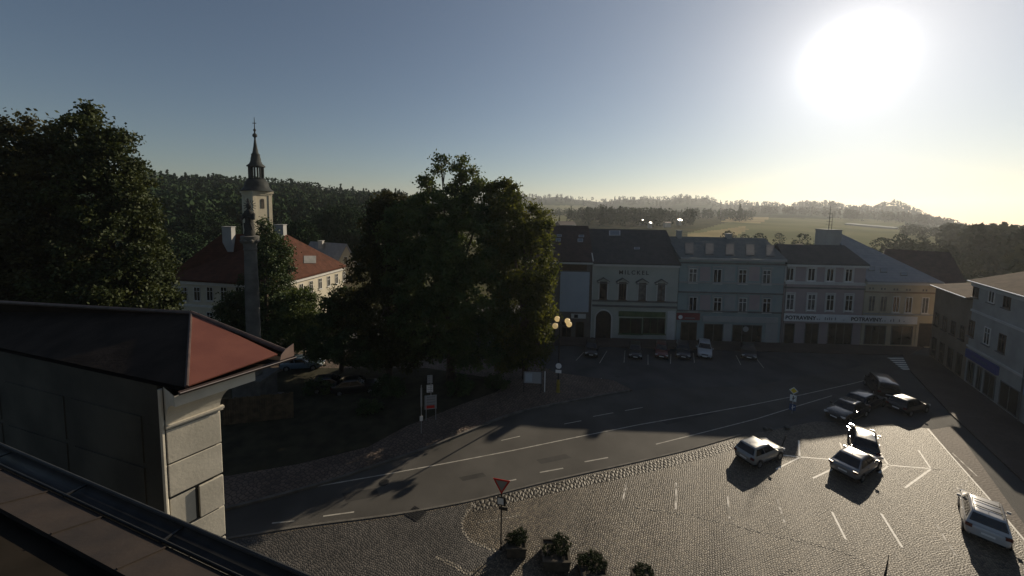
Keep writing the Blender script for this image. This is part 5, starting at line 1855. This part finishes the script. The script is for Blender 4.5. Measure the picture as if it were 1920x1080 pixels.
b2 = thing('slim_sign', 'slim grey road sign seen nearly edge-on, left of the white notice board', 'sign', sp0)
s2z = lambda py: at(790, py, sp0.y).z
pole(b2, sp0, s2z(722), .035)
mb = MB(); plate(mb, Vector((sp0.x, sp0.y, s2z(784))) + face_cam(sp0) * .05, .26, .42, face_cam(sp0)); mb.build('plate', M_WHITE, b2)
mb = MB(); plate(mb, Vector((sp0.x, sp0.y, s2z(745))), .14, 1.6, face_cam(sp0), .05); mb.build('edge_on_board', M_GREY, b2)

ib = G(998, 738)
ibn = face_cam(ib)
iz = lambda py: at(998, py, ib.y).z
inf = thing('info_board', 'wide pale information board under the sunlit tree beside the lamp', 'sign', ib)
mb = MB(); plate(mb, Vector((ib.x, ib.y, iz(708))), 1.9, 1.2, ibn, .06); mbo = mb.build('panel', M_GREY, inf)
mb = MB(); plate(mb, Vector((ib.x, ib.y, iz(708))) + ibn * .035 - Vector((-ibn.y, ibn.x, 0)) * .4, .7, .9, ibn, .01); mb.build('poster', M_W_BLUE, mbo)
for s_ in (-.9, .9):
    pole(inf, ib + Vector((-ibn.y, ibn.x, 0)) * s_, iz(697), .04, M_BLACK)
wp = G(1021, 737)
mb = MB(); mb.lathe([(.055, 0), (.055, at(1021, 697, wp.y).z - .04), (.03, at(1021, 696, wp.y).z)], wp, 10)
tag(mb.build('white_post', M_WHITE), 'slim white post standing between the information board and the lamp', 'post')

# small leaning post by the silver hatchback, low rail, pole tip at the lower edge
lp = G(1465, 840); lt = at(1474, 817, lp.y + .15)
mb = MB(); mb.tube(lp, lt, .05, .045, 8); tag(mb.build('leaning_post', M_BLACK), 'short black leaning post in front of the silver hatchback', 'post')
tp = at(1668, 1044, 17.0 * YS)
mb = MB()
mb.tube(Vector((tp.x - .12, tp.y, 0)), Vector((tp.x - .12, tp.y, tp.z - 1.2)), .05, .045, 8)
mb.add([Vector((tp.x - .2, tp.y, tp.z - 1.4)), Vector((tp.x - .02, tp.y + .03, tp.z - 1.4)), Vector((tp.x + .03, tp.y + .05, tp.z)), Vector((tp.x - .03, tp.y, tp.z - .15)), Vector((tp.x - .2, tp.y + .04, tp.z - 1.4)), Vector((tp.x - .02, tp.y + .07, tp.z - 1.4)), Vector((tp.x + .03, tp.y + .09, tp.z)), Vector((tp.x - .03, tp.y + .04, tp.z - .15))],
       [(0, 1, 2, 3), (7, 6, 5, 4), (0, 4, 5, 1), (1, 5, 6, 2), (2, 6, 7, 3), (3, 7, 4, 0)])
tag(mb.build('pointed_pole', M_BLACK), 'dark pointed pole tip poking up at the bottom edge of the plaza', 'pole')
r0, r1 = G(1436, 806), G(1478, 803)
sto = 0
for px, py, lb2 in ((1440, 806, 'pair of pale boulders at the road corner by the priority sign'), (1476, 803, 'low stone right of the boulder pair at the road corner')):
    mb = MB()
    b = G(px, py)
    for dx, r in ((-.25, .22), (.25, .18)) if px < 1450 else ((0, .24),):
        prof = [(r * math.sin(t) * random.uniform(.85, 1.1), r * .8 * (1 - math.cos(t)) * .8) for t in np.linspace(.1, math.pi - .2, 7)]
        mb.lathe(prof, b + Vector((dx, 0, 0)), 9)
    tag(mb.build('boulder', M_KERB, smooth=True), lb2, 'boulder')

# ------------------------------------------------------------------ planters
M_CONC = mat('exposed_concrete', (0.05, 0.044, 0.035), .9, (.085, .073, .058), 3, .6, 25)
M_SHRUB = leaf_mat('box_leaves', (0.012, 0.024, 0.007), (.03, .046, .014), .12, 3)


def planter(name, px0, px1, pyb, ztop_px, label, shrubs):
    b = G((px0 + px1) / 2, pyb)
    k = b.y / FPX
    w = (px1 - px0) * k
    b = b + Vector((0, w * .35, 0))
    t = thing('planter', label, 'planter', b, 'concrete planters along the plaza edge')
    hgt = max(.5, min(.62, at((px0 + px1) / 2, ztop_px, b.y - w * .3).z))
    mb = MB()
    r = w / 2
    rr = Matrix.Rotation(R(-26), 3, 'Z')
    mb.lathe([(r * 1.08, 0), (r * 1.12, .06), (r * 1.16, hgt - .1), (r * 1.22, hgt - .08), (r * 1.22, hgt), (r * 1.02, hgt), (r * 1.0, hgt - .1)], b, 4, phase=.5, rot=None)
    mb.build('tub', M_CONC, t)
    for (dx, dz, rx, rz, dens) in shrubs:
        c = b + Vector((dx, 0, hgt + dz))
        dz -= .12
        c.z -= .12
        rx *= 1.05; rz *= .9
        P = clump_points([((c.x, c.y, c.z), (rx, rx, rz))], 40, 40, (.05, .09))
        leaf_object('shrub', P, RNG.uniform(.025, .05, len(P)), M_SHRUB, t)
    return t


planter('p', 944, 992, 1046, 1012, 'leftmost concrete planter with a round clipped shrub beside the yield sign', [(.2, .32, .42, .42, 1), (-.3, .2, .3, .28, 1)])
planter('p', 1010, 1076, 1070, 1030, 'wide concrete planter with one big ball shrub, second from the yield sign', [(.32, .42, .52, .5, 1), (-.4, .08, .35, .2, 1)])
planter('p', 1082, 1146, 1098, 1060, 'planter with ragged leafy plants at the bottom edge', [(.1, .3, .5, .38, 1), (-.5, .35, .3, .25, 1), (.5, .2, .3, .2, 1)])
planter('p', 1186, 1240, 1122, 1085, 'planter of which only a round shrub top shows at the bottom edge', [(0, .35, .5, .42, 1)])

# ------------------------------------------------------------------ cars
M_TYRE = mat('tyre', (0.012, 0.012, 0.012), .85)
M_RIM = mat('alloy', (0.4, 0.4, 0.41), .35, metal=.8)
M_CARGLASS = mat('car_glass', (0.008, 0.009, 0.011), .04, spec=.6)
M_PLASTIC = mat('dark_plastic', (0.02, 0.02, 0.02), .6)
M_TAIL = mat('tail_lamp', (0.09, 0.008, 0.007), .15, spec=.6)
M_HEAD = mat('head_lamp', (0.5, 0.5, 0.5), .1, spec=.8)


def paint(name, c, metal=.0, rough=.32):
    return mat(name, c, rough, coat=1.0, metal=metal, spec=.5)


def lerpx(xs, ys, x):
    return float(np.interp(x, xs, ys))


def car(label, pos, heading, kind, m, group=None, roofrails=False):
    """heading: compass-style angle (deg) from +Y toward +X that the car's front points to"""
    t = thing(kind + '_car', label, 'car', pos, group, rz=R(90 - heading))
    spec = {
        'hatchback': dict(L=3.95, W=1.68, H=1.47, belt=.93, hood=.90, rr=(.02, .13), wf=(.72, .50), nose=.62, tailz=.92),
        'estate': dict(L=4.62, W=1.80, H=1.46, belt=.93, hood=.90, rr=(.03, .13), wf=(.70, .53), nose=.62, tailz=.95),
        'liftback': dict(L=4.66, W=1.81, H=1.46, belt=.94, hood=.90, rr=(.06, .27), wf=(.70, .53), nose=.62, tailz=1.0),
        'offroad': dict(L=4.35, W=1.84, H=1.70, belt=1.08, hood=1.04, rr=(.02, .10), wf=(.71, .56), nose=.76, tailz=1.06),
        'van': dict(L=4.75, W=1.88, H=1.92, belt=1.12, hood=1.06, rr=(.005, .03), wf=(.80, .66), nose=.76, tailz=1.1),
    }[kind]
    L, W, H = spec['L'], spec['W'], spec['H']
    hw = W / 2
    xs = np.array([0, .012, .05, .12, .25, .4, .55, .70, .80, .90, .965, 1.0])
    zt = np.interp(xs, [0, .012, .05, .12, .55, .70, .80, .90, .965, 1.0], [spec['tailz'] * .86, spec['tailz'] * .93, spec['tailz'], spec['belt'] + .02, spec['belt'] - .01, spec['hood'] + .05, spec['hood'], spec['hood'] - .07, spec['nose'] + .1, spec['nose'] - .06])
    zb = np.interp(xs, [0, .05, .12, .9, 1.0], [.42, .26, .2, .2, .34])
    ww = np.interp(xs, [0, .012, .05, .12, .4, .7, .9, .965, 1.0], [.80, .87, .94, .98, 1.0, .99, .94, .86, .70]) * hw
    mb = MB()
    rings = []
    for x, a, b, w in zip(xs, zb, zt, ww):
        X = (x - .5) * L
        half = [(0, a), (w * .82, a), (w * .955, a + .10), (w * .99, a + .3 * (b - a)), (w, a + .55 * (b - a)), (w * .985, a + .78 * (b - a)), (w * .955, b - .035), (w * .90, b), (w * .5, b + .015), (0, b + .02)]
        ring = [Vector((X, -y, z)) for y, z in half] + [Vector((X, y, z)) for y, z in half[-2:0:-1]]
        rings.append(ring)
    n = len(rings[0])
    vs = [p for r in rings for p in r]
    fs = []
    for i in range(len(rings) - 1):
        for j in range(n):
            fs.append((i * n + j, i * n + (j + 1) % n, (i + 1) * n + (j + 1) % n, (i + 1) * n + j))
    fs += [tuple(range(n))[::-1], tuple(range((len(rings) - 1) * n, len(rings) * n))]
    mb.add(vs, fs, 0)
    # cabin
    bx0, tx0 = (spec['rr'][0] - .5) * L, (spec['rr'][1] - .5) * L
    bx1, tx1 = (spec['wf'][0] - .5) * L, (spec['wf'][1] - .5) * L
    zb0 = spec['belt'] - .04
    wb_, wt_ = hw * .93, hw * .70
    if kind == 'van':
        wt_ = hw * .82
    lv = []
    for f, zf in ((0, 0), (.5, .5), (.86, .86), (.96, .965), (1.0, 1.0)):
        ins = {0: 0, .5: 0, .86: 0, .96: .02, 1.0: .10}[f]
        x0 = bx0 + (tx0 - bx0) * f + (ins * .9); x1 = bx1 + (tx1 - bx1) * f - (ins * 1.2)
        w = wb_ + (wt_ - wb_) * f - ins
        z = zb0 + (H - zb0) * zf
        crown = .012 if f == 1 else 0
        pts = []
        for yy in (-1, -.55, 0, .55, 1):
            pts.append(Vector((x0 - .035 * (1 - abs(yy)) * (1 if f < .9 else .5), w * yy, z + crown * (1 - yy * yy))))
        for xx in (.25, .5, .75):
            pts.append(Vector((x0 + (x1 - x0) * xx, w * 1.012, z + (.02 if f == 1 else 0))))
        for yy in (1, .55, 0, -.55, -1):
            pts.append(Vector((x1 + .06 * (1 - abs(yy)) * (1 if f < .9 else .5), w * yy, z + crown * (1 - yy * yy) - (.015 if f == 1 else 0))))
        for xx in (.75, .5, .25):
            pts.append(Vector((x0 + (x1 - x0) * xx, -w * 1.012, z + (.02 if f == 1 else 0))))
        lv.append(pts)
    k = len(lv[0])
    vs = [p for r in lv for p in r]
    fs = []
    for i in range(len(lv) - 1):
        for j in range(k):
            fs.append((i * k + j, i * k + (j + 1) % k, (i + 1) * k + (j + 1) % k, (i + 1) * k + j))
    fs.append(tuple(range((len(lv) - 1) * k, len(lv) * k)))
    mb.add(vs, fs, 0)
    # wheel arches and lower trims in dark plastic
    wr = .325 if kind in ('offroad', 'van') else .30
    wxs = [(.185 - .5) * L, (.805 - .5) * L]
    for wx in wxs:
        for s_ in (-1, 1):
            mb.lathe([(wr + .065, -.02), (wr + .065, .02)], (wx, s_ * (hw * .985), wr + .01), 20, 1, rot=Matrix.Rotation(R(90), 3, 'X'))
    for s_ in (-1, 1):
        mb.box((0, s_ * hw * .955, .27), (L * .44, .05, .09), None, 1)
    mb.box(((-.5) * L + .03, 0, .40), (.1, W * .72, .1), None, 1)
    mb.box(((.5) * L - .04, 0, .40), (.1, W * .66, .14), None, 1)
    body = mb.build('body', [m, M_PLASTIC], t, local=True, smooth=True, sharp=38)

    def cab(side, f, xx):   # a point on the cabin shell
        w = wb_ + (wt_ - wb_) * f
        x0 = bx0 + (tx0 - bx0) * f; x1 = bx1 + (tx1 - bx1) * f
        return Vector((x0 + (x1 - x0) * xx, side * (w * 1.012 + .012), zb0 + (H - zb0) * f))

    # side glass: two panes a side
    for s_ in (-1, 1):
        for a, b in ((.10, .50), (.525, .93)) if kind != 'hatchback' else ((.08, .47), (.495, .94)):
            gm = MB()
            f0, f1 = .16, .82
            P = [cab(s_, f0, a), cab(s_, f0, b), cab(s_, f1, min(b, .985 - (.06 if b > .9 else 0))), cab(s_, f1, max(a, .06 if a < .2 else a))]
            gm.poly(P if s_ < 0 else P[::-1])
            gm.build('side_window', M_CARGLASS, t, local=True)

    def shield(xb, xt, sgn, f0, f1, inset, name):
        gm = MB()
        P = []
        for f, ys in ((f0, (-1, -.5, 0, .5, 1)), (f1, (1, .5, 0, -.5, -1))):
            w = (wb_ + (wt_ - wb_) * f) * inset
            for y in ys:
                x = xb + (xt - xb) * f + sgn * (.018 + (.045 if sgn > 0 else .03) * (1 - abs(y * inset)))
                P.append(Vector((x, w * y, zb0 + (H - zb0) * f + .004)))
        for i in range(4):
            q = [P[i], P[i + 1], P[8 - i], P[9 - i]]
            gm.poly(q if sgn < 0 else q)
        return gm.build(name, M_CARGLASS, t, local=True, smooth=True)
    shield(bx1, tx1, 1, .12, .90, .93, 'windscreen')
    shield(bx0, tx0, -1, .22, .88, .90, 'rear_window')
    # lamps, plates, mirrors, wheels
    for s_ in (-1, 1):
        lm = MB()
        zc = spec['tailz'] * .86
        lm.box((-.5 * L + .045, s_ * hw * .80, zc), (.1, .30 * hw, .17), Matrix.Rotation(R(-s_ * 14), 3, 'Z'))
        lm.build('tail_light', M_TAIL, t, local=True)
        lm = MB()
        lm.box((.5 * L - .13, s_ * hw * .72, spec['nose'] + .02), (.2, .34, .13), Matrix.Rotation(R(s_ * -24), 3, 'Z'))
        lm.build('headlight', M_HEAD, t, local=True)
        lm = MB()
        xm = bx1 - .28
        lm.box((xm, s_ * (hw + .07), spec['belt'] + .06), (.1, .18, .13)); lm.box((xm + .02, s_ * (hw - .04), spec['belt'] + .01), (.05, .12, .04))
        lm.build('mirror', m if kind != 'van' else M_PLASTIC, t, local=True)
        for xh in (-.12, .14):
            hm_ = MB(); hm_.box(((xh) * L, s_ * (hw * .992), spec['belt'] - .14), (.2, .03, .03)); hm_.build('door_handle', m, t, local=True)
    pm_ = MB(); pm_.box((-.5 * L - .004, 0, spec['tailz'] * .66), (.03, .52, .11)); pm_.build('number_plate', M_WHITE, t, local=True)
    pm_ = MB(); pm_.box((.5 * L + .004, 0, .46), (.03, .52, .11)); pm_.build('number_plate', M_WHITE, t, local=True)
    gm = MB(); gm.box((.5 * L - .03, 0, spec['nose'] - .06), (.08, W * .42, .12)); gm.build('grille', M_PLASTIC, t, local=True)
    for wx in wxs:
        for s_ in (-1, 1):
            c = (wx, s_ * (hw - .095), wr)
            rot = Matrix.Rotation(R(90), 3, 'X')
            tm = MB(); tm.lathe([(wr * .62, -.10), (wr * .94, -.105), (wr, -.07), (wr, .07), (wr * .94, .105), (wr * .62, .10)], c, 20, rot=rot)
            to = tm.build('wheel', M_TYRE, t, local=True, smooth=True)
            rm_ = MB()
            cc = Vector((wx, s_ * (hw - .0), wr))
            for q in range(5):
                aa = q * 2 * math.pi / 5
                rm_.box(cc + Vector((math.cos(aa) * wr * .34, 0, math.sin(aa) * wr * .34)), (wr * .58, .025, .07), Matrix.Rotation(-aa, 3, 'Y'))
            rm_.lathe([(wr * .64, -.012), (wr * .64, .012), (wr * .55, .013), (wr * .55, -.013)], cc, 20, rot=rot)
            rm_.build('rim', M_RIM, to, local=True)
    if roofrails:
        for s_ in (-1, 1):
            rmx = MB()
            y = s_ * (wt_ - .1)
            rmx.tube((tx0 + .15, y, H + .055), (tx1 - .1, y, H + .05), .022, n=8)
            for q in (.18, .6, .95):
                rmx.box((tx0 + (tx1 - tx0) * q, y, H + .02), (.06, .03, .06))
            rmx.build('roof_rail', M_PLASTIC, t, local=True)
        for q in (.3, .68):
            rmx = MB(); xq = tx0 + (tx1 - tx0) * q
            rmx.tube((xq, -wt_ + .1, H + .06), (xq, wt_ - .1, H + .06), .025, n=8); rmx.build('crossbar', M_PLASTIC, t, local=True)
    am = MB(); am.tube((tx0 + .25, 0, H), (tx0 + .12, 0, H + .16), .012, .006, 6); am.build('aerial', M_PLASTIC, t, local=True)
    return t


GP = 'cars parked on the plaza'
P_SILVER = paint('silver_paint', (.30, .30, .29), .4, .3)
P_GREY = paint('pewter_paint', (.20, .20, .21), .4, .28)
P_BLACK = paint('black_paint', (.008, .008, .009), 0, .25)
P_WHITE = paint('white_paint', (.42, .42, .43))
P_DARK = paint('anthracite_paint', (.012, .012, .013), 0)
P_BLUE = paint('dark_blue_paint', (.010, .014, .024))
P_RED = paint('dark_red_paint', (.12, .02, .018))
P_BROWN = paint('brown_paint', (.016, .010, .008))


def car_at(px, py, fwd, heading):
    g = G(px, py)
    d = Vector((math.sin(R(heading)), math.cos(R(heading)), 0))
    return g + d * fwd


car('silver hatchback parked alone on the sunny cobbles', car_at(1392, 870, 2.0, 66), 66, 'hatchback', P_SILVER, GP)
car('pewter grey liftback casting a long shadow in the middle of the sunny bays', car_at(1582, 894, 2.0, 62), 62, 'liftback', P_GREY, GP)
car('black estate with gleaming roof tucked behind the pewter liftback', car_at(1622, 862, 2.2, 40), 40, 'estate', P_BLACK, GP)
car('white off-roader with black roof rails near the right edge', car_at(1850, 1024, 2.1, 47), 47, 'offroad', P_WHITE, GP, roofrails=True)
car('black liftback in the shade whose bonnet gleams', car_at(1570, 786, -1.6, 245), 245, 'liftback', P_BLACK, GP)
car('dark blue estate in the shade, left of the brown van', car_at(1622, 760, 0, 65), 65, 'estate', P_BLUE, GP)
car('brown boxy van in the shade', car_at(1662, 749, 1.8, 30), 30, 'van', P_BROWN, GP)
car('black hatchback in the shade, rightmost of the shaded cars', car_at(1690, 772, 1.0, 72), 72, 'hatchback', P_DARK, GP)
q = at(1772, 1074, 20.5 * YS)
car('pale grey estate of which only the roof edge shows at the bottom edge', G(1772, 1074, 1.46) * 1 + Vector((-.9, -2.2, -1.46)), 27, 'estate', P_SILVER, GP)
GF = 'cars parked before the far houses'
car('white off-roader facing the square before the blue-grey house', car_at(1321, 675, -2.2, 206), 206, 'offroad', P_WHITE, GF)
car('black hatchback parked under the green shopfront', car_at(1191, 676, -2, 198), 198, 'hatchback', P_DARK, GF)
car('dark red hatchback right of the green shopfront', car_at(1240, 675, -2, 201), 201, 'hatchback', P_RED, GF)
car('dark estate between the dark red hatchback and the white off-roader', car_at(1281, 675, -2.2, 203), 203, 'estate', P_BLUE, GF)
car('dark liftback before the rose house', car_at(1404, 676, -2.2, 210), 210, 'liftback', P_DARK, GF)
car('dark brown hatchback before the arched gate', car_at(1108, 672, -2, 193), 193, 'hatchback', P_BROWN, GF)
GK = 'cars parked under the park trees'
car('pale blue estate at the end of the red hip roof', car_at(568, 690, 0, 80), 80, 'estate', paint('pale_blue_paint', (.10, .14, .18)), GK)
car('dark blue hatchback under the park trees, left of the black liftback', car_at(622, 730, 0, 75), 75, 'hatchback', P_BLUE, GK)
car('black liftback under the park trees right of the dark blue hatchback', car_at(668, 733, 0, 75), 75, 'liftback', P_DARK, GK)

# ------------------------------------------------------------------ morning haze
M_HAZE = bpy.data.materials.new('haze')
M_HAZE.use_nodes = True
hn = M_HAZE.node_tree
hn.nodes.clear()
ho_ = hn.nodes.new('ShaderNodeOutputMaterial')
hv_ = hn.nodes.new('ShaderNodeVolumePrincipled')
hv_.inputs['Color'].default_value = (.86, .90, .95, 1)
hv_.inputs['Density'].default_value = 0.00018
hv_.inputs['Anisotropy'].default_value = 0.5
hn.links.new(hv_.outputs[0], ho_.inputs['Volume'])
mb = MB(); mb.box((0, 0, -15), (5400, 5400, 270))
tag(mb.build('haze', M_HAZE, None, Vector((0, 0, 0))), kind='stuff')
